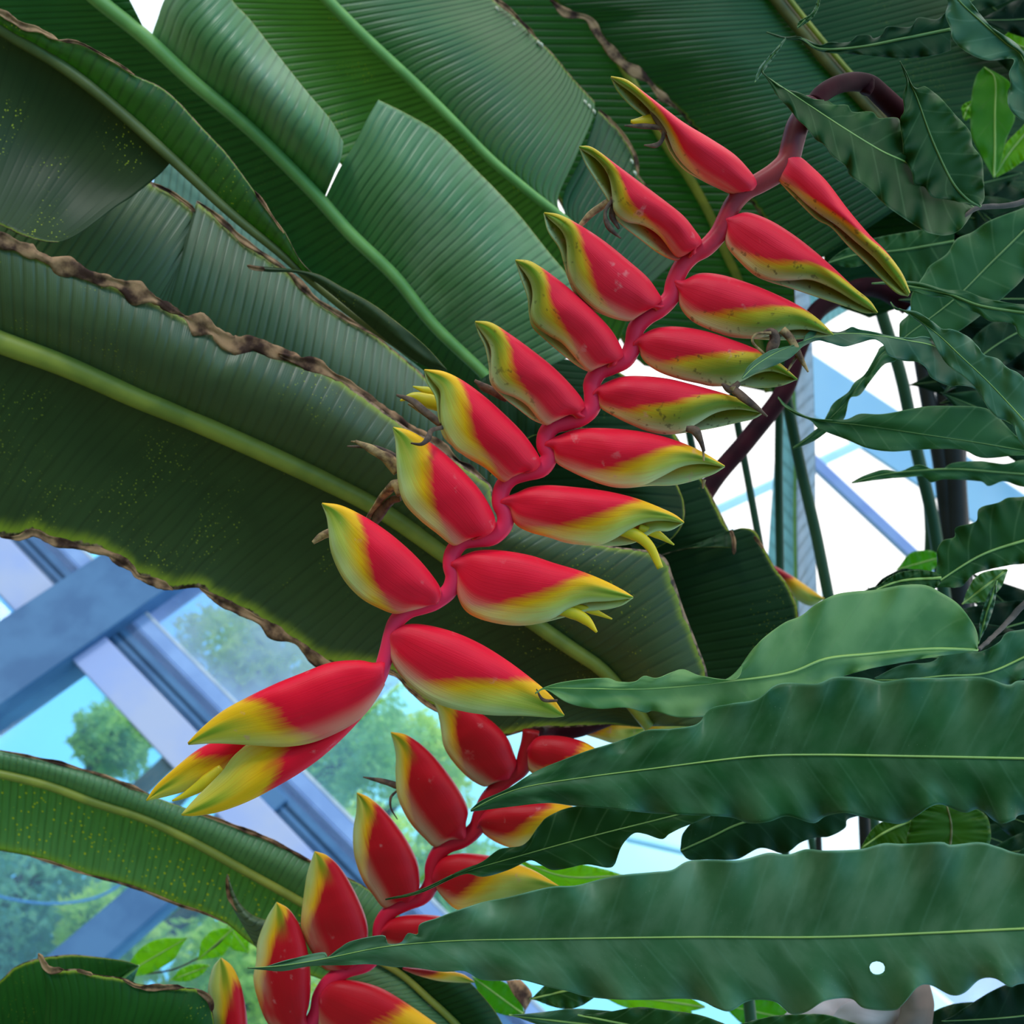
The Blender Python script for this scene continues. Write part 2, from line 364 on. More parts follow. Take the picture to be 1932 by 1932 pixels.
def glass_mat(name, tint, haze, hcol):
    g = G(name)
    t = g.n('BsdfTransparent'); g.set(t.inputs[0], tint)
    gl = g.n('BsdfGlossy'); g.set(gl.inputs[0], (1, 1, 1)); gl.inputs['Roughness'].default_value = .05
    tr = g.n('BsdfTranslucent'); g.set(tr.inputs[0], hcol)
    df = g.n('BsdfDiffuse'); g.set(df.inputs[0], hcol)
    m1 = g.n('MixShader'); m1.inputs[0].default_value = .5; g.t.links.new(tr.outputs[0], m1.inputs[1]); g.t.links.new(df.outputs[0], m1.inputs[2])
    nz = g.noise(g.pos(), 2.2, 4)
    m2 = g.n('MixShader'); g.set(m2.inputs[0], g.math('MULTIPLY', g.smooth(nz, .15, .85), haze*2, clamp=True)); g.t.links.new(t.outputs[0], m2.inputs[1]); g.t.links.new(m1.outputs[0], m2.inputs[2])
    m3 = g.n('MixShader'); m3.inputs[0].default_value = .012; g.t.links.new(m2.outputs[0], m3.inputs[1]); g.t.links.new(gl.outputs[0], m3.inputs[2])
    g.t.links.new(m3.outputs[0], g.out.inputs[0]); return g.m
GL = [glass_mat('greenhouse glass', (.88, .97, 1), .07, (.40, .72, .95)), glass_mat('dusty hazed glass', (.78, .86, .98), .34, (.55, .64, .92))]  # dust tint plus the bright outdoor haze, put into the pane colour
hs = [-4.5, -3.1, -1.4, hc, hb, 1.9, 3.2, 4.6, 6]; zs = [0, min(zr)-.0, 2.75, 3.6, 5.2]
zs = sorted(set([0, round(zr[8], 2), round(zr[0], 2), 3.9, 5.2])); wnm = 0
for i in range(len(hs)-1):
    for j in range(len(zs)-1):
        if hs[i+1]-hs[i] < .05 or zs[j+1]-zs[j] < .05: continue
        wnm += 1; q = box('window_%d' % wnm, GL[1 if (i*3+j) % 5 == 1 else 0], wpt(hs[i]+.01, zs[j]+.01, .01), HD*(hs[i+1]-hs[i]-.02), NW*.006, ZD*(zs[j+1]-zs[j]-.02))
        q['kind'] = 'structure'; q.modifiers.clear()
# bent hose loop outside the glass
pw = [(-80, 1672, 4.7), (40, 1700, 4.7), (120, 1704, 4.7), (190, 1690, 4.7), (240, 1655, 4.7), (262, 1600, 4.7)]
tag(tube('hose', None, plain('blue hose', (.10, .32, .75), .4), pw, .006), 'thin bright blue hose curving in front of the lower left glass', 'hose')

# roof frame seen through the gap on the right
def bar(p0, p1, w, mat, nm, dep=.08):
    a, b = P(*p0), P(*p1); d = (b-a); n = d.normalized(); s = n.cross(FW).normalized(); k = s.cross(n)
    ob = box(nm, mat, a-s*w/2-k*dep/2, d, s*w, k*dep); ob['kind'] = 'structure'; return ob
M['roofbar'] = plain('roof bar', (.36, .42, .80), .5, .4, (.42, .5, .85), 5)
M['roofcyan'] = plain('pale roof bar', (.50, .80, .92), .5, .4, (.58, .85, .95), 5)
M['roofpan'] = plain('pale blue roof panel', (.46, .70, .95), .6, .2, (.54, .76, .96), 2)
bar((1480, 820, 5.6), (1790, 1110, 5.6), .055, M['roofbar'], T())
bar((1250, 1010, 5.2), (1700, 800, 5.9), .045, M['roofcyan'], T())
bar((1400, 640, 6.4), (1960, 1010, 6.4), .30, M['roofpan'], T(), .05)
bar((1700, 560, 6.2), (1960, 900, 6.2), .04, M['roofcyan'], T())
bar((1180, 1580, 6.0), (1700, 1700, 6.0), .03, M['roofcyan'], T())

# trees outside
def leafcloud(n, rx, ry, rz, s, rnd):
    vs = []; fs = []
    for i in range(n):
        while True:
            p = Vector((rnd.uniform(-1, 1), rnd.uniform(-1, 1), rnd.uniform(-1, 1)))
            if .25 < p.length < 1: break
        p = Vector((p.x*rx, p.y*ry, p.z*rz))*(.72+.4*mnoise.noise(p*2.3))
        a = Vector((rnd.gauss(0, 1), rnd.gauss(0, 1), rnd.gauss(0, .6))).normalized(); b = a.orthogonal().normalized()
        q = s*rnd.uniform(.6, 1.4); k = len(vs)
        vs += [p-a*q, p+b*q*.4, p+a*q, p-b*q*.4]; fs.append((k, k+1, k+2, k+3))
    return vs, fs
FM = [plain('foliage yellow green', (.66, .80, .16), .6, .3, (.22, .44, .10), 9, transl=.5, tcol=(.85, .98, .2)),
      plain('foliage blue green', (.22, .44, .26), .6, .3, (.08, .26, .28), 9, transl=.45, tcol=(.4, .72, .4)),
      plain('foliage green', (.42, .62, .18), .6, .3, (.12, .32, .20), 9, transl=.5, tcol=(.6, .9, .25))]
def tree(x, y, d, r, k, label):
    c = P(x, y, d); rnd = random.Random(int(x*7+y)); base = Vector((c.x, c.y, 0))
    e = empty('tree', base, label, 'tree', 'trees outside the glasshouse')
    vs, fs = leafcloud(3600, r, r, r*.85, .058, rnd)
    mk('foliage', [v+c for v in vs], fs, FM[k], e, smooth=False)
    n = 10; vs = []
    for i in range(12):
        t = i/11; rr = .12*(1-.6*t); p = base+Vector((.2*math.sin(t*3), .1*math.sin(t*5), c.z*t))
        vs += [p+Vector((math.cos(6.283*j/n)*rr, math.sin(6.283*j/n)*rr, 0)) for j in range(n)]
    mk('trunk', vs, [(i*n+j, i*n+(j+1) % n, (i+1)*n+(j+1) % n, (i+1)*n+j) for i in range(11) for j in range(n)], M['bark'], e)
for a in (
 (480, 1265, 9.0, .85, 0, 'yellow green tree crown behind glass right of the wide steel column'),
 (660, 1400, 10.5, .95, 2, 'green tree crown behind glass beside the hanging flower tip'),
 (215, 1400, 12.5, .62, 2, 'bluish green tree crown between the wide column and the freckled leaf'),
 (560, 1520, 12.5, 1.1, 0, 'yellow green tree crown lower right of the closed flower tip'),
 (420, 1420, 13.5, .9, 2, 'green tree crown seen between the rails under the closed flower tip'),
 (60, 1740, 8.0, 1.0, 1, 'dull blue green tree crown low behind glass in the lower left corner'),
 (210, 1770, 7.2, .45, 0, 'small lime green tree above the lower left leaves'),
 (800, 1440, 11.5, .8, 0, 'lime tree crown behind the upper end of the lower flower spray'),
 (300, 1690, 10.0, .9, 2, 'green tree crown under the freckled leaf'),
 (560, 1700, 9.6, .9, 1, 'blue green tree crown low behind the second flower spray'),
 (720, 1620, 14.5, 1.2, 0, 'distant lime tree crown between the bracts of the lower spray'),
 (470, 1860, 7.4, .75, 0, 'bright lime tree crown around the lowest left bract'),
 (880, 1700, 8.4, .8, 2, 'bright tree crown behind the lowest right bracts')): tree(*a)

# ------------------------------------------------------------------ large banana-like leaves
M['straww'] = plain('off white speck', (.70, .66, .50), .6, .3)
g1 = (.030, .105, .045); g1d = (.012, .050, .022)
BM = {
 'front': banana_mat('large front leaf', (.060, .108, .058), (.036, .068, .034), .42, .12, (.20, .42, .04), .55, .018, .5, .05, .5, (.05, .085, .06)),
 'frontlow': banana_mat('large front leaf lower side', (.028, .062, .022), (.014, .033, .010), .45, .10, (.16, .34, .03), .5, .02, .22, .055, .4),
 'under': banana_mat('grey green leaf', (.112, .178, .132), (.055, .105, .068), .42, .22, (.15, .5, .05), .1, .012, .8, .03, .5, (.10, .16, .13)),
 'left': banana_mat('dark speckled leaf', (.028, .056, .024), (.017, .036, .016), .45, .12, (.15, .4, .04), .9, .004, .10, .01, .2),
 'leftup': banana_mat('speckled folded half', (.035, .115, .03), (.018, .06, .018), .36, .3, (.25, .6, .05), 1.0, .012, .4, .03, .5),
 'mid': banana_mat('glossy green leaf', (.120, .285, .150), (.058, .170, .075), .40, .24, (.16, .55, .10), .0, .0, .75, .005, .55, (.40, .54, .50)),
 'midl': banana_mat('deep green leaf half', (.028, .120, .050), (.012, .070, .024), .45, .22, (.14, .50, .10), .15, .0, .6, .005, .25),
 'up': banana_mat('upper leaf', (.080, .190, .090), (.042, .110, .050), .42, .25, (.16, .58, .08), .25, .006, .8, .01, .45, (.10, .16, .10)),
 'upl': banana_mat('upper leaf speckled half', (.100, .220, .080), (.045, .125, .035), .45, .32, (.34, .70, .14), 1.0, .0, .9, .005, .4),
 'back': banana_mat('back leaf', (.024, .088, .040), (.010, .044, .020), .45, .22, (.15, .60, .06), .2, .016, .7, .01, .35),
 'backr': banana_mat('shaded back leaf', (.016, .062, .030), (.010, .040, .020), .5, .15, (.10, .45, .05), .2, .0, .6, .01, .1),  # darker copy of the back leaf, shade put into its colour
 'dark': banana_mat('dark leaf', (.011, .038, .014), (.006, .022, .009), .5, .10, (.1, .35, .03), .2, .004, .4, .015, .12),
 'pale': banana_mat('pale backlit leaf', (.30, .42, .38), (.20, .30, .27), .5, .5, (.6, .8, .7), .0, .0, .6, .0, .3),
 'vert': banana_mat('pale blue green backlit leaf', (.26, .46, .50), (.16, .34, .36), .5, .5, (.45, .75, .85), .0, .0, .5, .0, .3),  # light from behind is put into this pale blue colour
 'low': banana_mat('lower leaf', (.125, .275, .165), (.065, .175, .090), .42, .25, (.20, .55, .12), .3, .01, .45, .03, .45),
 'lows': banana_mat('lower leaf speckled half', (.095, .230, .110), (.050, .150, .045), .45, .3, (.30, .65, .06), 1.5, .006, .45, .09, .4, None, 150, (.36, .50)),
 'low2': banana_mat('dark green low leaf', (.014, .080, .016), (.008, .046, .009), .45, .2, (.10, .5, .03), .3, .012, .3, .03, .15),
 'vertl': banana_mat('lavender backlit leaf half', (.55, .64, .82), (.42, .52, .70), .5, .5, (.7, .8, .95), .0, .0, .5, .0, .3),  # brighter half of the upright leaf, backlight put into its colour
 'lime': banana_mat('lime leaf', (.20, .40, .03), (.12, .26, .02), .5, .5, (.55, .85, .05), .0, .0, .5, .01, .3),
}

# pale leaves far behind, backlight put into their colour
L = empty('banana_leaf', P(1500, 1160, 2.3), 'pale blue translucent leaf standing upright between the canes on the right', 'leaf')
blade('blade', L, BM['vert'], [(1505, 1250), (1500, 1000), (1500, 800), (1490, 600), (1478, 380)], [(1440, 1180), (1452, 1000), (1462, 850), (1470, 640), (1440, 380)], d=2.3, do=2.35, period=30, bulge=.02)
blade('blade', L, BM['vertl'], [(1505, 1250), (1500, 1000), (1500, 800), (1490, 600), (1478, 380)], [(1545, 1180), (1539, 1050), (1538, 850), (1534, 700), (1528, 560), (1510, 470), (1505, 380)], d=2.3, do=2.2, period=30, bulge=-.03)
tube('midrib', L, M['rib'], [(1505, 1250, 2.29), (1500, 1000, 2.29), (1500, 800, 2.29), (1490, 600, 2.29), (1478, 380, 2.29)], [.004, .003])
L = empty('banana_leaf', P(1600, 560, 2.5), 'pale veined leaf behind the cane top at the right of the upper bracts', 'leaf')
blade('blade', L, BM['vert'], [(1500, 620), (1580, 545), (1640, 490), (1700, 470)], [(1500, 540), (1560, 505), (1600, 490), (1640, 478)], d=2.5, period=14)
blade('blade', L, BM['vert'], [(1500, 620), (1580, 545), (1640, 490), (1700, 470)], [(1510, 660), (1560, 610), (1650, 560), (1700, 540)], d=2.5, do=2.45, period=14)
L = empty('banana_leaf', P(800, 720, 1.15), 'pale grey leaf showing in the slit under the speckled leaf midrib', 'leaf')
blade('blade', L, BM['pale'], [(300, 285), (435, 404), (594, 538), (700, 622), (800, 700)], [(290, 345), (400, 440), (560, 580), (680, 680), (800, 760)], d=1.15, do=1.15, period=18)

# leaf behind everything, with the thin midrib running down between the upper bracts
L = empty('banana_leaf', P(1395, 560, 1.62), 'dark green leaf with thin midrib passing down behind the uppermost bracts', 'leaf')
md = [(1010, -160), (1140, 60), (1254, 268), (1297, 330), (1341, 409), (1366, 471), (1395, 533), (1430, 640), (1450, 740)]
blade('blade', L, BM['back'], md, [(800, -160), (900, 60), (1000, 280), (1080, 430), (1130, 560), (1180, 655), (1215, 690)], d=1.62, do=1.7, period=17)
blade('blade', L, BM['back'], md, [(1250, -160), (1400, 100), (1470, 300), (1482, 380), (1492, 470), (1500, 562), (1498, 640), (1510, 690), (1490, 740)], d=1.62, do=1.58, period=17)
tube('midrib', L, M['ribo'], deep(md, 1.612), [.008, .006])
L = empty('banana_leaf', P(1700, 600, 1.5), 'dark leaf whose straight left edge bounds the narrow white gap at the upper right', 'leaf')
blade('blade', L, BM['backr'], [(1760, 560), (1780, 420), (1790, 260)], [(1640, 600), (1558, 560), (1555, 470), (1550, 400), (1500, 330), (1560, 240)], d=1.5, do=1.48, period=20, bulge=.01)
# right-hand big leaf at the top
L = empty('banana_leaf', P(1760, 360, 1.42), 'large dark leaf with double brown midrib across the top right', 'leaf')
md = [(1400, -90), (1467, 0), (1522, 69), (1580, 138), (1660, 225), (1760, 350)]
uo = [(960, -90), (1038, 0), (1071, 22), (1107, 36), (1125, 65), (1154, 94), (1180, 123), (1216, 149), (1245, 178), (1277, 207), (1330, 270), (1430, 400), (1500, 520)]
blade('blade', L, BM['back'], md, uo, d=1.42, do=1.46, period=15, bulge=.03, nu=140)
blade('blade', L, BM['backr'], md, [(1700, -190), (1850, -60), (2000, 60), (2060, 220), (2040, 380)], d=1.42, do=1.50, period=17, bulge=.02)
tube('midrib', L, M['ribb'], deep(md, 1.41), [.0085, .0075])
tube('midrib_ridge', L, M['ribo'], deep([(x+17, y-8) for x, y in md], 1.40), [.0035, .003], label='yellow ridge along the brown midrib')
crisp(L, M['dry'], uo[1:10], 17, 1.45, 3, 'dry brown crinkled margin')
# upper middle leaf
L = empty('banana_leaf', P(1200, 540, 1.30), 'broad ribbed leaf running behind the left bracts, dotted white along its margin', 'leaf')
md = [(560, -68), (618, 0), (690, 72), (781, 156), (854, 228), (926, 301), (998, 362), (1071, 420), (1130, 480), (1200, 560)]
blade('blade', L, BM['upl'], md, [(280, -90), (330, -40), (440, 70), (560, 200), (610, 262), (645, 312), (700, 345), (800, 410), (900, 500), (1000, 580), (1150, 690)], d=1.30, do=1.36, period=17, bulge=-.02, nu=150)
blade('blade', L, BM['up'], md[:8], [(880, -68), (933, 0), (962, 22), (984, 43), (1017, 76), (1046, 105), (1082, 149), (1122, 192)], side1=[(1071, 420), (1052, 377), (1085, 300), (1118, 225), (1122, 192)], d=1.30, do=1.34, period=18, bulge=.03, nu=150)
blade('blade', L, BM['back'], [(1071, 420), (1130, 480), (1200, 560)], [(1130, 206), (1158, 232), (1180, 261), (1198, 297), (1205, 330), (1240, 375), (1300, 470)], side0=[(1071, 420), (1062, 372), (1096, 300), (1130, 206)], d=1.31, do=1.36, period=18, bulge=.015)
tube('midrib', L, M['rib'], deep(md, 1.292), [.0075, .006, .005])
crisp(L, M['dry'], [(933, -2), (962, 20), (984, 41), (1010, 70)], 7, 1.33, 5, 'dry brown margin')
crisp(L, M['dry'], [(1130, 206), (1158, 232), (1180, 261), (1198, 297), (1205, 330)], 6, 1.355, 6, 'dry brown margin')
for (x, y) in ((936, 12), (947, 8), (966, 20), (968, 42), (996, 55), (1014, 76), (1020, 80), (1102, 188), (1110, 196), (1119, 206), (1190, 300), (1196, 322)):
    tube('white_speck', L, M['straww'], [(x, y, 1.333), (x+2, y+5, 1.333), (x+4, y+9, 1.333)], [.0006, .0024, .0006], n=8, seg=8, label='white egg-like speck')
# main middle leaf with the pale midrib
L = empty('banana_leaf', P(930, 735, 1.16), 'glossy leaf with bright midrib torn into two lobes in the middle', 'leaf')
md = [(120, -60), (185, 0), (275, 72), (362, 152), (471, 243), (580, 351), (662, 442), (745, 522), (817, 612), (908, 700), (935, 735)]
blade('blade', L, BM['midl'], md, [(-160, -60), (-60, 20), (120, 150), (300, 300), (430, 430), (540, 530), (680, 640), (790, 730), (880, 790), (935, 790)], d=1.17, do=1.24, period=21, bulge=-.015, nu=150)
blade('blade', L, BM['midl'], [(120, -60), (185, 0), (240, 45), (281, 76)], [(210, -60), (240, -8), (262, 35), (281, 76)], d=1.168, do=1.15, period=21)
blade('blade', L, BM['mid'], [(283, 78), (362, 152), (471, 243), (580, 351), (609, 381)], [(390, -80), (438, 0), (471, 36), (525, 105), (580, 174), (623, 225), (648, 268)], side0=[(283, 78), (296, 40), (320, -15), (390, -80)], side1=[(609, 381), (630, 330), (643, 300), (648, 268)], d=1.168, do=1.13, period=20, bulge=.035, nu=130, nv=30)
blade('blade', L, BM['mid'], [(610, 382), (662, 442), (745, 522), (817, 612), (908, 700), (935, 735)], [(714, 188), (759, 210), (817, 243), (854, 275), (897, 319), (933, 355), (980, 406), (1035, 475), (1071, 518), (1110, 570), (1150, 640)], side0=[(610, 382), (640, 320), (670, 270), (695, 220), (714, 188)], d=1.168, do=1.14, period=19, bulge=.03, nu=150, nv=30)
tube('midrib', L, M['rib'], deep(md, 1.155), [.0085, .0075, .006])
# grey-green leaf between, torn brown margin
L = empty('banana_leaf', P(950, 940, 1.09), 'grey green leaf with upright ribs and torn brown upper margin behind the front leaf', 'leaf')
uo = [(60, 240), (200, 290), (290, 345), (325, 362), (357, 388), (369, 405), (376, 440), (380, 400), (372, 378), (400, 400), (428, 425), (460, 455), (500, 482), (540, 510), (575, 545), (600, 568), (650, 598), (690, 620), (730, 650), (790, 700), (850, 760), (940, 840)]
blade('blade', L, BM['under'], [(-120, 500), (100, 620), (300, 700), (500, 790), (700, 870), (950, 990)], uo, d=1.10, do=1.08, period=20, bulge=.03, nu=200, nv=30)
crisp(L, M['dry'], [(290, 346), (325, 363), (357, 388), (367, 400)], 8, 1.078, 8, 'dry brown margin')
crisp(L, M['dry'], [(372, 380), (400, 400), (428, 425), (460, 455), (500, 482), (540, 510), (575, 545), (600, 568), (650, 598), (690, 620), (730, 650)], 10, 1.077, 9, 'dry brown margin')
# speckled left leaf
L = empty('banana_leaf', P(843, 700, 1.0), 'dark yellow-speckled leaf at the upper left folded along its olive midrib', 'leaf')
md = [(-70, 5), (0, 54), (120, 127), (217, 203), (326, 301), (435, 402), (525, 475), (594, 536), (660, 590), (720, 632), (790, 680)]
uo = [(-70, -10), (0, 24), (40, 47), (72, 54), (109, 76), (152, 83), (203, 109), (254, 141), (301, 163), (337, 192), (380, 239), (428, 290), (471, 348), (507, 399), (536, 435), (565, 489), (594, 520)]
blade('blade', L, BM['left'], md[:5], [(-120, 380), (0, 425), (36, 442), (80, 455), (108, 457)], side1=[(326, 301), (300, 330), (250, 370), (217, 391), (163, 431), (130, 450), (108, 457)], d=1.005, do=.97, period=24, bulge=-.03, nu=100, nv=30)
blade('blade', L, BM['leftup'], md[:8], uo, d=1.003, do=.985, period=24, bulge=.008, nu=150)
blade('folded_tip', L, BM['left'], [(468, 501), (500, 512), (560, 515), (600, 535), (680, 600), (740, 650), (800, 690), (843, 700)], [(468, 501), (540, 507), (600, 518), (650, 545), (700, 572), (745, 605), (800, 650), (843, 697)], d=.99, do=.985, period=20, bulge=.006)
tube('midrib', L, M['ribd'], deep(md, .997), [.0062, .0055, .004, .003])
crisp(L, M['dry'], [(-20, 14), (40, 47), (72, 54), (109, 76)], 14, .985, 11, 'dry brown margin')
crisp(L, M['dry'], [(109, 76), (152, 83), (203, 109), (254, 141)], 5, .984, 12, 'dry brown margin')
crisp(L, M['dry'], [(480, 360), (507, 399), (536, 440)], 5, .984, 13, 'dry brown margin')
crisp(L, M['dry'], [(466, 501), (480, 506), (500, 509)], 6, .984, 13, 'dry brown tip')
# dark leaves right of the front leaf
L = empty('banana_leaf', P(1330, 1300, 1.16), 'very dark leaf with folded shoulder below the white gap on the right', 'leaf')
blade('blade', L, BM['dark'], [(1130, 900), (1180, 1050), (1230, 1200), (1290, 1330)], [(1275, 826), (1330, 915), (1372, 997), (1400, 996), (1425, 1003), (1445, 1040), (1465, 1075), (1490, 1110), (1507, 1165), (1500, 1240), (1480, 1330)], d=1.16, do=1.14, period=22, bulge=.012, nu=130)
blade('fold', L, BM['dark'], [(1225, 1052), (1300, 1030), (1340, 1015), (1383, 998)], [(1225, 1054), (1290, 1036), (1340, 1032), (1384, 1034)], d=1.128, do=1.122, period=22, label='turned-over strip with a torn brown corner')
crisp(L, M['dry'], [(1378, 1000), (1383, 1020), (1384, 1046)], 7, 1.118, 21, 'torn brown corner')
crisp(L, M['dry'], [(1423, 1012), (1440, 1035)], 6, 1.13, 22, 'brown edge spot')
L = empty('banana_leaf', P(1110, 900, 1.12), 'rounded dark leaf tip peeking out behind the right bracts above the front leaf', 'leaf')
blade('blade', L, BM['dark'], [(960, 780), (1060, 860), (1150, 950), (1200, 1050)], [(1080, 800), (1180, 840), (1255, 880), (1280, 920), (1291, 955), (1287, 990), (1260, 1022), (1200, 1052)], d=1.12, do=1.11, period=22, bulge=.02)
L = empty('banana_leaf', P(960, 830, 1.05), 'dark leaf piece with pale lower margin behind the fourth left bract', 'leaf')
blade('blade', L, BM['dark'], [(900, 720), (940, 700), (990, 720), (1040, 760)], [(925, 900), (960, 860), (1000, 825), (1040, 817)], d=1.06, do=1.05, period=22, bulge=.01)
L = empty('banana_leaf', P(1050, 1090, 1.26), 'deep green leaf filling the gaps around the stem behind the right bracts', 'leaf')
blade('blade', L, BM['dark'], [(820, 640), (870, 800), (915, 960), (980, 1090)], [(1150, 690), (1225, 742), (1262, 800), (1300, 860), (1340, 930), (1380, 1010), (1400, 1060)], d=1.27, do=1.25, period=22, bulge=.02)
# biggest front leaf
L = empty('banana_leaf', P(1225, 1385, 1.02), 'broad dark leaf with thick olive midrib crossing the left half behind the main spray', 'leaf')
md = [(-110, 600), (0, 645), (123, 690), (254, 748), (362, 792), (507, 857), (616, 908), (720, 962), (839, 1045), (930, 1115), (1009, 1176), (1080, 1225), (1143, 1270), (1225, 1370)]
uo = [(-110, 405), (0, 452), (72, 482), (152, 511), (225, 540), (290, 565), (348, 598), (395, 616), (435, 652), (482, 649), (525, 667), (580, 685), (616, 700), (683, 745), (727, 778), (774, 812), (803, 826), (854, 865), (890, 890), (925, 915), (935, 945), (990, 990), (1070, 1010), (1150, 1030), (1245, 1045), (1270, 1090), (1290, 1150), (1315, 1215), (1335, 1275), (1340, 1370)]
lo = [(-110, 1000), (0, 1012), (36, 1014), (65, 1005), (101, 1022), (163, 1032), (203, 1045), (246, 1070), (261, 1088), (301, 1102), (326, 1113), (377, 1110), (413, 1135), (460, 1153), (496, 1175), (515, 1190), (558, 1212), (587, 1240), (623, 1254), (700, 1260), (745, 1273), (770, 1300), (800, 1325), (840, 1350), (880, 1375), (920, 1395), (960, 1388), (1010, 1375), (1080, 1372), (1150, 1368), (1225, 1374)]
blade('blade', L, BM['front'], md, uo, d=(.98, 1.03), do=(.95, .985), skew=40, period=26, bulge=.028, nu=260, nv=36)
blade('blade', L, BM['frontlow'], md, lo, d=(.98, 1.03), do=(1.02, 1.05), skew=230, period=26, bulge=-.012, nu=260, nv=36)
tube('midrib', L, M['ribo'], deep(md, (.972, 1.022)), [.0108, .0095, .0085, .006], n=14, label='thick olive yellow midrib')
crisp(L, M['dry'], uo[0:7], 28, (.948, .955), 31, 'dry brown crinkled upper margin')
crisp(L, M['dry'], uo[6:12], 34, (.953, .965), 32, 'dry brown crinkled upper margin')
crisp(L, M['dry'], uo[10:20], 22, (.96, .99), 33, 'dry brown crinkled upper margin')
crisp(L, M['dry'], lo[1:9], 15, 1.015, 34, 'dry brown crinkled lower margin')
crisp(L, M['dry'], lo[6:11], 16, 1.015, 35, 'dry brown crinkled lower margin')
crisp(L, M['dry'], lo[11:20], 18, 1.02, 36, 'dry brown crinkled lower margin')
crisp(L, M['dry'], lo[19:24], 7, 1.02, 37, 'dry brown crinkled lower margin')
# lower left leaf
L = empty('banana_leaf', P(700, 1800, 1.14), 'light green leaf with yellow freckled lower half crossing the lower left', 'leaf')
md = [(-80, 1445), (0, 1460), (91, 1482), (181, 1515), (272, 1544), (362, 1587), (453, 1638), (569, 1703), (640, 1750), (740, 1830)]
uo = [(-80, 1405), (0, 1416), (72, 1431), (145, 1449), (217, 1471), (283, 1500), (362, 1529), (471, 1569), (543, 1602), (587, 1627), (670, 1663), (700, 1681), (740, 1712), (790, 1770)]
lo = [(-80, 1590), (0, 1605), (58, 1616), (109, 1631), (159, 1649), (217, 1663), (272, 1681), (326, 1703), (380, 1721), (428, 1743), (478, 1783), (560, 1830), (700, 1880)]
blade('blade', L, BM['low'], md, uo, d=1.15, do=1.14, period=13, bulge=.012, nu=160)
blade('blade', L, BM['lows'], md, lo, d=1.15, do=1.17, period=15, bulge=-.006, nu=160)
tube('midrib', L, M['ribo'], deep(md, 1.143), [.005, .005, .0045])
crisp(L, M['dry'], uo[1:6], 6, 1.138, 41, 'dry pinkish brown margin')
crisp(L, M['dry'], uo[6:11], 7, 1.138, 42, 'dry pinkish brown margin')
crisp(L, M['dry'], lo[2:10], 5, 1.165, 43, 'dry brown margin')
blade('torn_flap', L, BM['under'], [(428, 1650), (434, 1700), (455, 1740), (485, 1790)], [(428, 1650), (450, 1700), (480, 1728), (520, 1738), (570, 1740)], side1=[(485, 1790), (530, 1790), (570, 1740)], d=1.12, do=1.11, period=16, bulge=.01, label='grey torn flap with dark brown tip')
crisp(L, M['dry'], [(429, 1650), (434, 1690), (450, 1722)], 9, 1.112, 44, 'dark brown flap edge')
# bottom left leaves
L = empty('banana_leaf', P(120, 2000, 1.2), 'green leaf with brown rim low in the bottom left corner behind the darker leaf', 'leaf')
blade('blade', L, BM['low2'], [(-60, 2010), (60, 1960), (160, 1900), (262, 1822)], [(-60, 1890), (0, 1850), (29, 1824), (72, 1808), (130, 1801), (163, 1803), (232, 1812), (262, 1822)], d=1.2, do=1.19, period=16, bulge=.01)
blade('blade', L, BM['low2'], [(-60, 2010), (60, 1960), (160, 1900), (262, 1822)], [(0, 2060), (120, 2010), (220, 1930), (262, 1822)], d=1.2, do=1.22, period=16)
tube('midrib', L, M['rib'], [(-60, 2010, 1.195), (60, 1960, 1.195), (160, 1900, 1.195), (262, 1822, 1.195)], [.003, .0015])
L = empty('banana_leaf', P(250, 2010, .96), 'dark green leaf end with torn brown top margin at the bottom left', 'leaf')
uo = [(72, 1797), (94, 1828), (145, 1828), (181, 1838), (232, 1845), (261, 1856), (308, 1860), (348, 1863), (377, 1867), (394, 1884), (401, 1910), (404, 1940), (408, 2010)]
blade('blade', L, BM['low2'], [(86, 2010), (200, 2012), (300, 2014), (408, 2016)], uo, side0=[(86, 2010), (85, 1932), (87, 1860), (72, 1797)], d=.97, do=.955, period=18, bulge=.015, nu=150)
crisp(L, M['dry'], [(73, 1799), (92, 1827), (120, 1829)], 13, .953, 51, 'torn brown tip'); crisp(L, M['dry'], [(145, 1830), (175, 1838)], 8, .953, 52, 'torn brown margin'); crisp(L, M['dry'], [(232, 1848), (262, 1860), (308, 1864), (348, 1865)], 11, .953, 53, 'torn brown margin'); crisp(L, M['dry'], [(372, 1868), (394, 1886), (400, 1910)], 8, .953, 54, 'torn brown margin')
# bottom centre folded leaf
L = empty('banana_leaf', P(890, 2000, 1.05), 'folded green leaf with yellow midrib hanging at the bottom centre', 'leaf')
md = [(690, 1800), (756, 1838), (810, 1885), (860, 1932), (930, 2010)]
blade('blade', L, BM['low'], md, [(600, 1822), (647, 1850), (700, 1880), (745, 1900), (803, 1935), (860, 2010)], d=1.06, do=1.05, period=13, bulge=.01)
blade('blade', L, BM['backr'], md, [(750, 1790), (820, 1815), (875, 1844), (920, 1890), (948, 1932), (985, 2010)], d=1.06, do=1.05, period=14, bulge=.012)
tube('midrib', L, M['ribo'], deep(md, 1.052), [.003, .004])

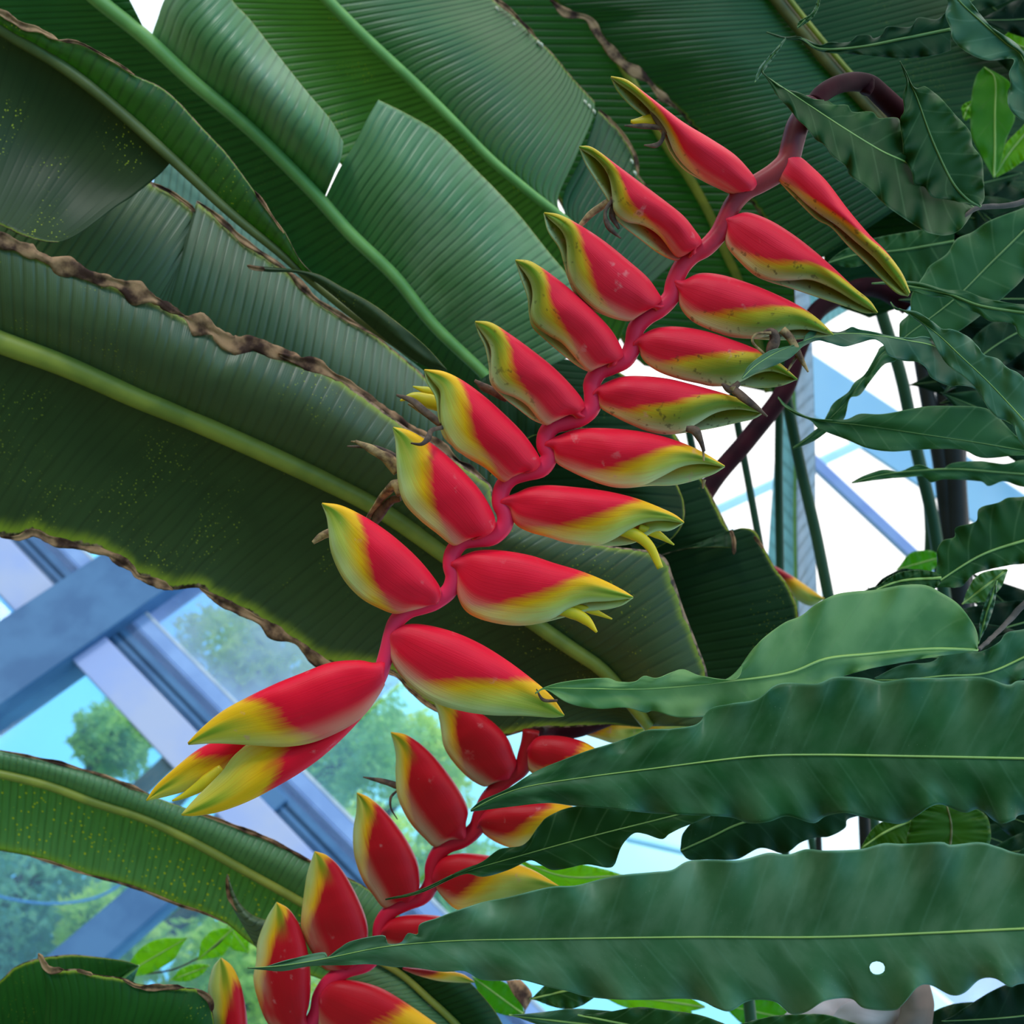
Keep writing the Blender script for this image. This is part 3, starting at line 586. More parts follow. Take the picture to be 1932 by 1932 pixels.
# ------------------------------------------------------------------ heliconia sprays
BR = bract_mat('bract'); BRO = bract_mat('older bract', (.84, .012, .040), 1, .18, .62, .6, 1.6); BRR = bract_mat('bract right', (.90, .008, .036), 1, .26, .60, 0, 1.5); BROR = bract_mat('older bract right', (.80, .010, .038), 1, .22, .72, .8, 1.2)
BT = bract_mat('tip bract', (.90, .004, .028), 1, .34, .25, 0, 1.3, 1)
BS = bract_mat('shaded bract', (.60, .004, .016), .85, .14, .55, 0, 2.4); BSR = bract_mat('shaded bract right', (.60, .006, .018), .85, .48, .42, 0, 2.0)  # the lower spray's shade is put into these darker bract colours
def bract(parent, keel, rim, d, W=.014, mat=BR, far=None, open_=0.0, label=None, N=56, Mh=16, axis=None):
    if axis:      # both edges run together into the stem
        mx, my = (keel[-1][0]+rim[-1][0])/2, (keel[-1][1]+rim[-1][1])/2
        nd = min(axis, key=lambda q: (q[0]-mx)**2+(q[1]-my)**2); 
        ux, uy = keel[-1][0]-rim[-1][0], keel[-1][1]-rim[-1][1]; ul = math.hypot(ux, uy) or 1; ux, uy = ux/ul*8, uy/ul*8
        k_ = (nd[0]+ux, nd[1]+uy); r_ = (nd[0]-ux, nd[1]-uy); keel = keel+[k_]; rim = rim+[r_]; far = far+[r_] if far else None
    d = d if isinstance(d, tuple) else (d, d)
    K = cat(keel, N); A = cat(rim, N); B = cat(far or rim, N); vs = []; uvs = []; m = 2*Mh+1
    for i in range(N):
        t = i/(N-1); w = W*(math.sin(math.pi*min(1, t*.86+.03))**.75)*(.55+.45*min(1, t*2.2)); dd = d[0]+(d[1]-d[0])*t
        op = open_*math.exp(-((t-.16)/.11)**2)
        ax, ay = A[i][0]+(K[i][0]-A[i][0])*op, A[i][1]+(K[i][1]-A[i][1])*op
        for j in range(m):
            s = j/Mh-1; a = abs(s); Rx, Ry = (ax, ay) if s < 0 else (B[i][0], B[i][1])
            e_ = 1-math.cos(a*math.pi/2) if a < .5 else None
            f = a**1.25 if a < 1 else 1
            gdep = math.sqrt(max(0, 1-(1-a/.42)**2)) if a < .42 else 1-.78*((a-.42)/.58)**1.7
            wig = .0012*mnoise.noise(Vector((t*7, s*3, keel[0][0])))
            z = dd+(-1 if s < 0 else 1)*(w*gdep)+wig
            # pull the outline out slightly where the cheek swells
            vs.append(P(K[i][0]+(Rx-K[i][0])*f, K[i][1]+(Ry-K[i][1])*f, z)); uvs.append((t, a))
    fs = [(i*m+j, i*m+j+1, (i+1)*m+j+1, (i+1)*m+j) for i in range(N-1) for j in range(m-1)]
    return mk('bract', vs, fs, mat, parent, uvs, .0012, label)
def petal(parent, pts, r, mat='petal', name='flower', label=None, flat=.6):
    return tube(name, parent, M[mat], pts, r, n=8, seg=24, flat=flat, label=label, lump=.35 if mat != 'petal' else .05)

S1 = empty('heliconia_spray', P(1507, 232, .75), 'hanging red and yellow heliconia spray across the centre, the nearest and largest', 'flower spray')
rach = [(1536, 195), (1507, 234), (1496, 268), (1486, 304), (1464, 326), (1435, 344), (1406, 360), (1383, 386), (1368, 417), (1355, 442), (1332, 467), (1306, 482), (1285, 505), (1272, 534), (1266, 560), (1246, 582), (1220, 598), (1200, 620), (1194, 652), (1180, 678), (1154, 691), (1131, 701), (1117, 723), (1118, 745), (1116, 770), (1096, 788), (1067, 797), (1045, 803), (1031, 818), (1028, 840), (1036, 861), (1022, 884), (991, 892), (965, 901), (948, 921), (944, 948), (953, 970), (951, 992), (929, 1013), (898, 1017), (872, 1022), (855, 1042), (851, 1066), (856, 1089), (847, 1115), (821, 1135), (800, 1143), (771, 1152), (748, 1172), (738, 1198), (732, 1223), (725, 1248), (714, 1280), (695, 1310)]
rst = stem_mat('zigzag stem', ((0, (.07, .014, .02)), (.05, (.10, .018, .026)), (.10, (.30, .03, .03)), (.17, (.24, .018, .03)), (.22, (.58, .02, .05)), (.32, (.74, .024, .075)), (.8, (.80, .030, .100)), (1.0, (.84, .035, .11))))
tube('stem', S1, rst, deep(rach, .75), [.0080, .0078, .0064, .0061, .0060, .0060, .0060, .0059, .0059, .0058, .0058, .0055, .0052], n=16, seg=260)
tube('stalk', S1, M['maroon'], [(1536, 196, .75), (1552, 176, .755), (1580, 160, .765), (1612, 154, .78), (1640, 160, .79), (1665, 182, .80), (1700, 215, .81)], [.0064, .0062, .0066, .0074, .0078], n=16, seg=60, label='dark maroon arching stalk')
tube('stalk_node', S1, M['maroon'], [(1640, 150, .785), (1637, 163, .785), (1632, 176, .785)], [.004, .005, .004], n=10, seg=10, label='ring on the maroon stalk')
LB = [
 ([(608, 950), (643, 955), (687, 976), (734, 1007), (781, 1048), (814, 1086), (831, 1115), (826, 1138)], [(608, 950), (617, 975), (621, 1003), (624, 1035), (635, 1067), (654, 1100), (683, 1129), (716, 1147), (745, 1157), (772, 1152), (800, 1144)], BR, 0, .745, None),
 ([(742, 807), (770, 813), (803, 831), (836, 855), (872, 889), (904, 925), (926, 962), (934, 988), (926, 1004)], [(742, 807), (747, 836), (749, 875), (752, 912), (763, 948), (792, 980), (825, 1006), (854, 1028), (872, 1022), (898, 1010)], BR, 0, .745, None),
 ([(801, 698), (836, 702), (872, 719), (912, 748), (948, 780), (984, 816), (1009, 850), (1019, 872), (1010, 886)], [(801, 698), (815, 718), (829, 741), (829, 770), (834, 803), (846, 830), (862, 850), (884, 862), (915, 880), (948, 908), (964, 900), (990, 888)], BR, .1, .745, [(801, 698), (806, 722), (822, 750), (828, 790), (836, 822), (856, 843), (880, 862), (915, 882), (950, 910), (968, 902), (990, 890)]),
 ([(897, 607), (926, 610), (962, 632), (1002, 661), (1042, 693), (1075, 726), (1096, 752), (1102, 768), (1093, 778)], [(897, 607), (915, 640), (924, 665), (925, 694), (928, 720), (942, 738), (968, 748), (995, 765), (1026, 800), (1046, 794), (1075, 781)], BRO, .12, .745, [(897, 607), (904, 630), (916, 655), (923, 690), (926, 722), (946, 746), (978, 771), (1006, 792), (1034, 802), (1048, 794), (1075, 781)]),
 ([(973, 491), (1002, 495), (1042, 521), (1082, 553), (1118, 586), (1151, 622), (1169, 652), (1175, 671), (1165, 680)], [(973, 491), (990, 520), (1001, 560), (1001, 594), (1010, 614), (1035, 632), (1062, 648), (1092, 682), (1110, 699), (1125, 694), (1150, 684)], BRO, .2, .745, [(973, 491), (982, 522), (996, 562), (999, 594), (1006, 618), (1031, 642), (1064, 670), (1090, 690), (1113, 701), (1126, 694), (1150, 684)]),
 ([(1027, 402), (1057, 407), (1100, 430), (1143, 459), (1187, 495), (1220, 524), (1239, 550), (1247, 566), (1238, 575)], [(1027, 402), (1050, 432), (1063, 467), (1068, 496), (1075, 525), (1089, 552), (1118, 580), (1154, 598), (1187, 605), (1203, 596), (1230, 580)], BRO, .3, .745, [(1027, 402), (1034, 435), (1055, 467), (1064, 496), (1073, 527), (1087, 556), (1116, 582), (1154, 599), (1187, 605), (1203, 596), (1230, 580)]),
 ([(1093, 277), (1118, 280), (1165, 314), (1209, 347), (1252, 379), (1288, 408), (1310, 435), (1323, 456), (1312, 468)], [(1093, 277), (1125, 305), (1148, 340), (1156, 375), (1160, 400), (1180, 417), (1215, 425), (1245, 445), (1274, 482), (1288, 482), (1305, 473)], BRO, .3, .745, [(1093, 277), (1105, 308), (1127, 344), (1149, 380), (1156, 402), (1170, 421), (1207, 450), (1243, 477), (1275, 491), (1289, 484), (1305, 474)]),
 ([(1153, 145), (1182, 152), (1215, 176), (1250, 203), (1290, 233), (1340, 263), (1385, 293), (1415, 325), (1428, 345), (1420, 358)], [(1153, 145), (1185, 175), (1215, 200), (1240, 222), (1258, 250), (1272, 285), (1292, 312), (1322, 336), (1350, 350), (1383, 365), (1402, 360)], BRO, .3, .748, [(1153, 145), (1166, 172), (1192, 200), (1225, 226), (1250, 254), (1266, 288), (1290, 318), (1322, 338), (1350, 352), (1383, 366), (1402, 360)]),
]
LBO = []
for k, r_, m, op, d, fr in LB: LBO.append(bract(S1, k, r_, (d-.012, d), .0135, m, fr, op, axis=rach))
RBt = [
 ([(1064, 1350), (1040, 1315), (1000, 1280), (950, 1243), (900, 1213), (850, 1192), (800, 1180), (765, 1180), (742, 1192)], [(1064, 1350), (1040, 1353), (990, 1350), (920, 1348), (860, 1338), (810, 1320), (770, 1290), (744, 1255), (734, 1222), (734, 1205)], BRR, 0, None),
 ([(1194, 1127), (1172, 1113), (1136, 1095), (1093, 1078), (1046, 1064), (999, 1049), (944, 1040), (901, 1040), (872, 1050)], [(1194, 1127), (1150, 1133), (1105, 1136), (1072, 1148), (1045, 1165), (1015, 1175), (980, 1179), (944, 1176), (908, 1168), (879, 1152), (864, 1122), (862, 1085)], BRR, 0, [(1194, 1127), (1172, 1142), (1140, 1150), (1100, 1154), (1060, 1165), (1015, 1176), (980, 1180), (944, 1177), (908, 1168), (879, 1152), (864, 1122), (862, 1085)]),
 ([(1290, 986), (1274, 973), (1245, 959), (1198, 941), (1143, 928), (1089, 921), (1035, 917), (999, 921), (973, 932)], [(1290, 986), (1252, 981), (1216, 985), (1185, 1000), (1155, 1018), (1125, 1028), (1075, 1024), (1035, 1013), (999, 1003), (973, 988), (961, 960)], BRR, 0, [(1290, 986), (1263, 1001), (1234, 1003), (1198, 1023), (1165, 1029), (1130, 1029), (1075, 1025), (1035, 1013), (999, 1003), (973, 988), (961, 960)]),
 ([(1367, 880), (1330, 857), (1290, 838), (1240, 822), (1190, 813), (1130, 809), (1085, 812), (1052, 824)], [(1367, 880), (1325, 874), (1285, 880), (1245, 900), (1215, 914), (1180, 919), (1150, 917), (1115, 906), (1080, 890), (1050, 872), (1043, 850)], BRR, 0, [(1367, 880), (1345, 894), (1310, 906), (1270, 915), (1225, 916), (1180, 920), (1150, 917), (1115, 906), (1080, 890), (1050, 872), (1043, 850)]),
 ([(1440, 778), (1410, 760), (1370, 745), (1310, 728), (1260, 716), (1210, 711), (1170, 713), (1136, 727)], [(1440, 778), (1390, 771), (1350, 778), (1315, 798), (1290, 812), (1262, 818), (1225, 813), (1190, 800), (1160, 785), (1133, 768), (1127, 745)], BROR, 0, [(1440, 778), (1420, 790), (1390, 797), (1350, 806), (1310, 813), (1262, 819), (1225, 814), (1190, 800), (1160, 785), (1133, 768), (1127, 745)]),
 ([(1504, 716), (1470, 686), (1430, 662), (1380, 642), (1330, 626), (1280, 618), (1240, 620), (1212, 633)], [(1504, 716), (1460, 700), (1428, 704), (1400, 718), (1375, 727), (1345, 727), (1320, 723), (1280, 714), (1240, 699), (1214, 678), (1205, 655)], BROR, 0, [(1504, 716), (1470, 728), (1430, 731), (1395, 727), (1345, 728), (1320, 723), (1280, 714), (1240, 699), (1214, 678), (1205, 655)]),
 ([(1572, 632), (1545, 605), (1510, 580), (1460, 555), (1410, 535), (1360, 520), (1320, 517), (1290, 530)], [(1572, 632), (1530, 622), (1490, 622), (1455, 632), (1420, 638), (1380, 634), (1340, 622), (1305, 604), (1285, 580), (1280, 555)], BROR, 0, [(1572, 632), (1520, 638), (1470, 641), (1430, 639), (1380, 635), (1340, 622), (1305, 604), (1285, 580), (1280, 555)]),
 ([(1655, 590), (1640, 568), (1610, 543), (1570, 505), (1530, 470), (1490, 440), (1450, 416), (1410, 402), (1384, 408)], [(1655, 590), (1620, 572), (1575, 545), (1530, 527), (1490, 528), (1455, 528), (1425, 517), (1395, 492), (1371, 462), (1370, 430)], BROR, 0, [(1655, 590), (1631, 590), (1594, 577), (1540, 559), (1486, 541), (1455, 532), (1425, 519), (1395, 492), (1371, 462), (1370, 430)]),
 ([(1716, 552), (1700, 515), (1670, 475), (1640, 445), (1600, 398), (1560, 345), (1530, 315), (1510, 298), (1492, 290)], [(1714, 558), (1680, 520), (1650, 485), (1615, 455), (1580, 425), (1550, 405), (1520, 382), (1492, 356), (1475, 345), (1468, 335)], BROR, 0, [(1714, 558), (1692, 552), (1660, 522), (1635, 496), (1600, 462), (1569, 428), (1540, 412), (1505, 378), (1480, 352), (1468, 335)]),
]
RBO = []
for k, r_, m, op, fr in RBt: RBO.append(bract(S1, k, r_, (.735, .75), .0135, m, fr, op, axis=rach))
# closed tip bracts
t3 = bract(S1, [(277, 1510), (298, 1480), (340, 1442), (380, 1412), (440, 1385), (520, 1360), (600, 1340)], [(277, 1510), (310, 1503), (350, 1492), (385, 1478), (420, 1458), (470, 1425), (600, 1380)], .765, .008, BT)
bract(S1, [(343, 1537), (369, 1538), (415, 1530), (467, 1511), (519, 1484), (571, 1453), (622, 1414), (674, 1362), (712, 1312), (722, 1285)], [(343, 1537), (364, 1512), (395, 1481), (420, 1455), (446, 1422), (493, 1392), (596, 1372), (680, 1320), (705, 1290)], .752, .013, BT, axis=rach[-3:])
petal(S1, [(325, 1511, .758), (350, 1500, .758), (385, 1478, .758), (420, 1450, .76)], [.0006, .003, .005, .004], name='inner_bract')
bract(S1, [(355, 1402), (382, 1374), (420, 1343), (467, 1317), (519, 1292), (571, 1271), (622, 1252), (674, 1247), (705, 1252), (725, 1250)], [(356, 1404), (400, 1402), (440, 1403), (490, 1406), (540, 1408), (590, 1400), (640, 1380), (680, 1355), (705, 1325), (725, 1290)], .738, .014, BT, axis=rach[-3:-1])
# flowers and withered flowers
petal(RBO[1], [(1050, 1150, .74), (1085, 1158, .738), (1108, 1172, .736), (1126, 1193, .734)], [.003, .0042, .0035, .0008]); petal(RBO[1], [(1080, 1142, .742), (1115, 1152, .742), (1155, 1168, .742)], [.002, .0024, .0005])
petal(RBO[2], [(1150, 1000, .742), (1195, 1008, .738), (1225, 1030, .736), (1246, 1072, .734)], [.002, .0042, .0032, .0022]); petal(RBO[2], [(1205, 995, .742), (1240, 1008, .742), (1272, 1028, .742)], [.003, .003, .0005])
petal(LBO[2], [(835, 765, .752), (810, 757, .752), (780, 748, .752), (755, 756, .752)], [.005, .005, .003, .0006]); petal(LBO[2], [(830, 742, .757), (805, 737, .757), (779, 729, .757)], [.002, .0028, .0005])
D = lambda par, pts, r, m='brownflower', nm='withered_flower': petal(par, pts, r, m, nm)
D(LBO[2], [(833, 802, .74), (800, 775, .742), (775, 755, .745), (748, 745, .745)], [.002, .003, .0022, .0008]); D(LBO[2], [(832, 798, .745), (800, 780, .746), (770, 762, .748)], [.002, .0015, .0006], 'straw')
D(LBO[2], [(836, 806, .735), (815, 812, .728), (808, 826, .724), (795, 838, .72), (775, 836, .72)], [.0015, .0015, .0022, .0012, .0005], 'brownflower')
D(LBO[3], [(958, 752, .76), (930, 738, .76), (912, 730, .76), (895, 718, .76)], [.003, .0035, .003, .001], 'brownflower')
D(LBO[1], [(752, 890, .752), (735, 870, .752), (705, 850, .752), (670, 832, .752)], [.004, .0042, .0032, .0008], 'straw'); D(LBO[1], [(750, 865, .755), (710, 845, .756), (655, 842, .757)], [.002, .002, .0005], 'brownflower'); D(LBO[1], [(750, 875, .758), (715, 858, .758), (680, 836, .76), (662, 833, .76)], [.002, .0018, .0014, .0005], 'straw')
D(LBO[1], [(755, 935, .742), (748, 912, .745), (728, 930, .757), (705, 960, .768), (690, 985, .775)], [.002, .0052, .005, .003, .002], 'straw'); D(LBO[1], [(755, 940, .75), (738, 945, .757), (715, 970, .768), (700, 995, .775)], [.002, .0035, .0045, .002], 'brownflower')
D(LBO[0], [(622, 1004, .752), (608, 1010, .75), (590, 1024, .748)], [.003, .0026, .0012], 'straw')
D(LBO[6], [(1158, 375, .74), (1140, 385, .742), (1115, 405, .744), (1092, 428, .746)], [.002, .0025, .0025, .0015], 'straw'); D(LBO[6], [(1155, 378, .738), (1142, 400, .736), (1148, 428, .736), (1172, 450, .736)], [.0015, .0012, .0022, .0005]); D(LBO[6], [(1158, 385, .74), (1155, 408, .74), (1168, 432, .74)], [.002, .0022, .0008])
petal(LBO[7], [(1258, 235, .742), (1235, 228, .742), (1210, 230, .742), (1190, 229, .742)], [.005, .0055, .004, .001]); petal(LBO[7], [(1245, 222, .748), (1225, 212, .748), (1203, 204, .748)], [.0025, .003, .0008])
D(LBO[7], [(1260, 250, .738), (1240, 225, .738), (1220, 192, .738)], [.002, .0028, .0005]); D(LBO[7], [(1255, 240, .738), (1220, 238, .738), (1178, 237, .738)], [.002, .002, .0005]); D(LBO[7], [(1252, 245, .738), (1250, 262, .738), (1238, 274, .738), (1215, 274, .738)], [.0015, .0012, .0016, .0005])
D(RBO[6], [(1440, 628, .73), (1455, 626, .728), (1462, 640, .728), (1450, 668, .728)], [.001, .003, .0035, .002]); D(RBO[6], [(1475, 622, .728), (1492, 640, .728), (1508, 670, .728), (1525, 702, .728)], [.003, .0024, .0022, .0006], 'straw'); D(RBO[6], [(1455, 628, .726), (1428, 630, .726), (1420, 645, .726), (1442, 668, .726)], [.001, .001, .001, .001], 'straw'); D(RBO[6], [(1510, 665, .73), (1498, 680, .73), (1486, 700, .73)], [.0012, .001, .0004], 'straw')
D(RBO[5], [(1362, 724, .73), (1378, 735, .728), (1395, 722, .728)], [.001, .0035, .002]); D(RBO[5], [(1385, 735, .728), (1410, 755, .722), (1448, 786, .722)], [.0035, .0025, .0006], 'brownflower'); D(RBO[5], [(1382, 730, .727), (1386, 745, .727)], [.003, .001], 'straw')
D(RBO[4], [(1295, 808, .73), (1312, 812, .728), (1322, 830, .728), (1328, 852, .728)], [.002, .0035, .002, .0012], 'brownflower'); D(RBO[4], [(1326, 845, .728), (1328, 870, .728)], [.001, .0006], 'straw')
D(RBO[3], [(1328, 905, .74), (1326, 922, .74)], [.0015, .0005], 'straw')
D(RBO[0], [(1052, 1322, .728), (1025, 1320, .727), (1012, 1300, .727)], [.0008, .0012, .0004], 'brownflower')

S2 = empty('heliconia_spray', P(1200, 1360, 1.0), 'second red heliconia spray below, coloured darker for shade and partly hidden by long leaves', 'flower spray')
rach2 = [(1002, 1378), (999, 1400), (993, 1422), (984, 1449), (955, 1471), (933, 1493), (919, 1511), (908, 1536), (899, 1562), (875, 1583), (846, 1594), (828, 1609), (817, 1634), (815, 1663), (799, 1690), (767, 1703), (738, 1718), (720, 1743), (716, 1775), (708, 1800), (690, 1819), (654, 1830), (622, 1852), (604, 1880), (598, 1910), (580, 1945), (560, 1990)]
rs2 = stem_mat('shaded zigzag stem', ((0, (.30, .008, .012)), (.4, (.48, .010, .034)), (.7, (.64, .018, .06)), (1, (.68, .02, .07))))  # stem reds darkened to carry the lower spray's shade
tube('stem', S2, rs2, deep(rach2, .985), [.0076, .0074, .0070, .0070], n=14, seg=180)
tube('stalk', S2, M['maroon'], [(1716, 578, 1.45), (1696, 563, 1.45), (1660, 545, 1.44), (1623, 543, 1.43), (1573, 565, 1.42), (1536, 594, 1.40), (1505, 660, 1.38), (1478, 740, 1.36), (1410, 830, 1.34), (1338, 918, 1.32), (1260, 1060, 1.26), (1205, 1220, 1.18), (1190, 1320, 1.10), (1100, 1372, 1.07), (1030, 1384, 1.06), (1004, 1392, 1.0)], [.013, .0115, .0115, .0115, .0115, .010, .007], n=14, seg=120, label='long dark maroon stalk')
for k, r_ in (
 ([(815, 1310), (870, 1325), (925, 1360), (955, 1391), (968, 1420), (974, 1442), (965, 1462)], [(815, 1310), (828, 1350), (833, 1380), (838, 1408), (854, 1435), (882, 1465), (912, 1483), (928, 1478)]),
 ([(738, 1382), (767, 1388), (803, 1413), (839, 1453), (868, 1496), (882, 1529), (878, 1555)], [(738, 1382), (747, 1420), (747, 1464), (752, 1507), (774, 1551), (803, 1583), (821, 1597), (848, 1585)]),
 ([(674, 1496), (698, 1507), (730, 1536), (763, 1580), (785, 1623), (791, 1660), (787, 1685)], [(674, 1496), (673, 1529), (667, 1569), (669, 1612), (683, 1656), (705, 1689), (725, 1712), (748, 1701)]),
 ([(594, 1607), (618, 1616), (645, 1643), (674, 1694), (691, 1740), (692, 1775), (680, 1812)], [(594, 1607), (580, 1649), (572, 1703), (569, 1750), (583, 1786), (612, 1826), (645, 1830)]),
 ([(522, 1703), (545, 1717), (566, 1750), (580, 1797), (585, 1848), (583, 1890), (577, 1920)], [(522, 1703), (504, 1732), (487, 1775), (484, 1812), (479, 1848), (489, 1891), (507, 1932), (540, 1960)]),
 ([(417, 1808), (437, 1824), (453, 1858), (463, 1905), (466, 1945), (462, 1990), (480, 2030)], [(417, 1808), (402, 1826), (393, 1866), (398, 1902), (402, 1940), (410, 1990), (460, 2030)])):
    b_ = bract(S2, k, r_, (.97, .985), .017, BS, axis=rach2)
    if k[0][0] == 738:
        petal(b_, [(750, 1482, .975), (722, 1474, .975), (685, 1466, .975)], [.003, .0025, .0005], 'brownflower', 'withered_flower'); petal(b_, [(748, 1492, .975), (737, 1505, .975), (738, 1525, .975), (750, 1546, .975)], [.001, .0012, .0008, .0004], 'brownflower', 'withered_flower')
for k, r_ in (
 ([(1190, 1475), (1150, 1435), (1110, 1405), (1075, 1393), (1045, 1389), (1015, 1391), (1000, 1405)], [(1190, 1475), (1150, 1490), (1090, 1492), (1050, 1482), (1015, 1465), (997, 1450), (994, 1425)]),
 ([(1160, 1580), (1120, 1545), (1080, 1522), (1050, 1515), (1010, 1513), (960, 1516), (920, 1528), (906, 1545)], [(1160, 1580), (1080, 1592), (1010, 1592), (970, 1599), (940, 1590), (915, 1574), (904, 1560)]),
 ([(1055, 1673), (1010, 1645), (970, 1629), (920, 1615), (870, 1611), (838, 1618), (822, 1635)], [(1055, 1673), (1010, 1686), (960, 1697), (900, 1711), (865, 1716), (840, 1697), (820, 1672)]),
 ([(930, 1812), (900, 1770), (860, 1742), (825, 1729), (775, 1727), (740, 1735), (722, 1752)], [(930, 1812), (870, 1822), (800, 1808), (755, 1796), (735, 1785), (720, 1770)]),
 ([(900, 2010), (850, 1955), (805, 1920), (750, 1883), (710, 1862), (660, 1850), (625, 1853), (604, 1875)], [(900, 2010), (800, 2020), (700, 2010), (640, 1985), (605, 1945), (600, 1905)])):
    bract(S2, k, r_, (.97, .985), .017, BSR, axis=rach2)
# bract ends of other sprays that show between the leaves
BZ = bract_mat('shaded bract end', (.42, .012, .02), .85, .50, .30, 0, 1.4)  # darker bract colour with shade put in
for nm, k, r_, d in (
 ('heliconia_bract', [(1316, 1356), (1290, 1352), (1250, 1358), (1200, 1366), (1150, 1362)], [(1316, 1356), (1300, 1372), (1270, 1380), (1230, 1382), (1150, 1376)], 1.12),
 ('heliconia_bract', [(1215, 1372), (1180, 1364), (1140, 1362), (1100, 1368), (1070, 1372)], [(1215, 1380), (1190, 1398), (1160, 1402), (1120, 1390), (1070, 1376)], 1.10),
 ('heliconia_bract', [(1556, 1130), (1530, 1112), (1495, 1088), (1460, 1068), (1430, 1060)], [(1556, 1130), (1530, 1143), (1500, 1128), (1475, 1100), (1430, 1070)], 1.6),
 ('heliconia_bract', [(895, 1853), (870, 1838), (830, 1832), (790, 1828), (760, 1826)], [(895, 1853), (870, 1853), (830, 1850), (790, 1840), (760, 1828)], 1.0)):
    ob = bract(None, k, r_, d, .010*d, BZ)
    lab = {1316: 'orange bract end glimpsed in the dark gap under the light wavy leaf', 1215: 'red and yellow bract end below the front leaf, left of the orange one', 1556: 'yellow bract tip with pinkish keel beside the canes on the right', 895: 'thin yellow bract rim showing under the longest lower leaf'}[k[0][0]]
    ob.name = nm; tag(ob, lab, 'bract')

# ------------------------------------------------------------------ long wavy-edged tree leaves on the right
TM = {
 'A': tree_mat('dark wavy leaf', (.020, .110, .045), (.008, .064, .018), .45, .12, (.10, .40, .04), .15, (.12, .28, .15), .3, 1, (.085, .200, .140)),
 'B': tree_mat('blue green wavy leaf', (.042, .150, .085), (.022, .100, .045), .48, .12, (.10, .40, .04), .15, (.15, .32, .20), .35, 1, (.130, .255, .200)),
 'C': tree_mat('light wavy leaf', (.190, .370, .180), (.075, .210, .080), .42, .28, (.22, .60, .08), .25, (.25, .42, .15)),
 'D': tree_mat('deep green leaf', (.022, .088, .026), (.012, .055, .015), .48, .15, (.12, .40, .03), .35, (.12, .22, .08), .14),
 'E': tree_mat('mid green leaf', (.034, .120, .050), (.018, .075, .028), .45, .22, (.16, .48, .06), .25, (.18, .32, .14), .2),
 'F': tree_mat('bluish green leaf', (.050, .150, .095), (.028, .100, .060), .45, .20, (.14, .45, .10), .25, (.20, .36, .22)),
 'K': tree_mat('deep shade leaf', (.004, .020, .010), (.002, .012, .006), .5, .06, (.05, .2, .04), .2, (.02, .06, .03), .06),  # thicket shade is put into this leaf colour
 'S': tree_mat('shaded leaf', (.009, .044, .018), (.005, .026, .010), .5, .12, (.08, .30, .04), .2, (.05, .12, .06), .1),  # lighter step of the same painted thicket shade
 'H': tree_mat('olive lit leaf', (.040, .115, .012), (.025, .085, .010), .45, .3, (.22, .50, .03), .3, (.12, .2, .05), .15),
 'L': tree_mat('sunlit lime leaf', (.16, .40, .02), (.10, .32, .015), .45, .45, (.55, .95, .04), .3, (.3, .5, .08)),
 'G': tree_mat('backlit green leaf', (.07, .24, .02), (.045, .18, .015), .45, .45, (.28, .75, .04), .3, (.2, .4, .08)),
}
def leaf(label, md, up, lo, d, mat='E', dm=None, amp=.004, rf=8, nv=10, nu=150, vp=46, rib=(.0012, .0022), ribm='ribt', hole=None, group=None, fold=.0, name='tree_leaf'):
    d = d if isinstance(d, tuple) else (d, d)
    A = cat(deep(md, d), nu); U = cat(deep(up, d), nu); Lo = cat(deep(lo, d), nu); Lu = plen(md)/vp
    s1, s2 = R.random()*30, R.random()*30; m = 2*nv+1; vs = []; uvs = []; keep = []
    base = P(*A[-1]); rt = empty(name, base, label, 'leaf', group)
    for i in range(nu):
        u = i/(nu-1); env = min(1, u*5)
        for j in range(m):
            v = j/nv-1; a = abs(v); E_ = U if v < 0 else Lo; sd_ = s1 if v < 0 else s2
            q = [A[i][k]+(E_[i][k]-A[i][k])*a for k in range(3)]
            q[2] += env*amp*(a**2.6)*(math.sin(6.283*rf*u+sd_)+.55*math.sin(6.283*rf*1.9*u+2*sd_)) + fold*a - .3*amp*math.sin(a*3.14)*env
            if hole:
                hx, hy = (q[0]-hole[0])/hole[2], (q[1]-hole[1])/hole[3]; hr = math.hypot(hx, hy)
                if .5 < hr < 1.0: q[0] = hole[0]+hx/hr*hole[2]; q[1] = hole[1]+hy/hr*hole[3]
            q[2] += .003*mnoise.noise(Vector((u*6+s1, v*1.5, s2)))
            vs.append(P(*q)); uvs.append((u*Lu, v))
            keep.append(not (hole and ((q[0]-hole[0])/hole[2])**2+((q[1]-hole[1])/hole[3])**2 < .98))
    fs = [(i*m+j, (i+1)*m+j, (i+1)*m+j+1, i*m+j+1) for i in range(nu-1) for j in range(m-1)]
    if hole: fs = [f for f in fs if all(keep[k] for k in f)]
    mk('blade', vs, fs, TM[mat], rt, uvs, .0005)
    rib = [k_*.62 for k_ in rib]
    dd = .0008*(A[0][2])
    tube('midrib', rt, M[ribm], [(a[0], a[1], a[2]-.0006+.003*mnoise.noise(Vector((i/(nu-1)*6+s1, 0, s2)))) for i, a in enumerate(A) if i % 5 == 0 or i == nu-1], rib, n=8, seg=80)
    return rt
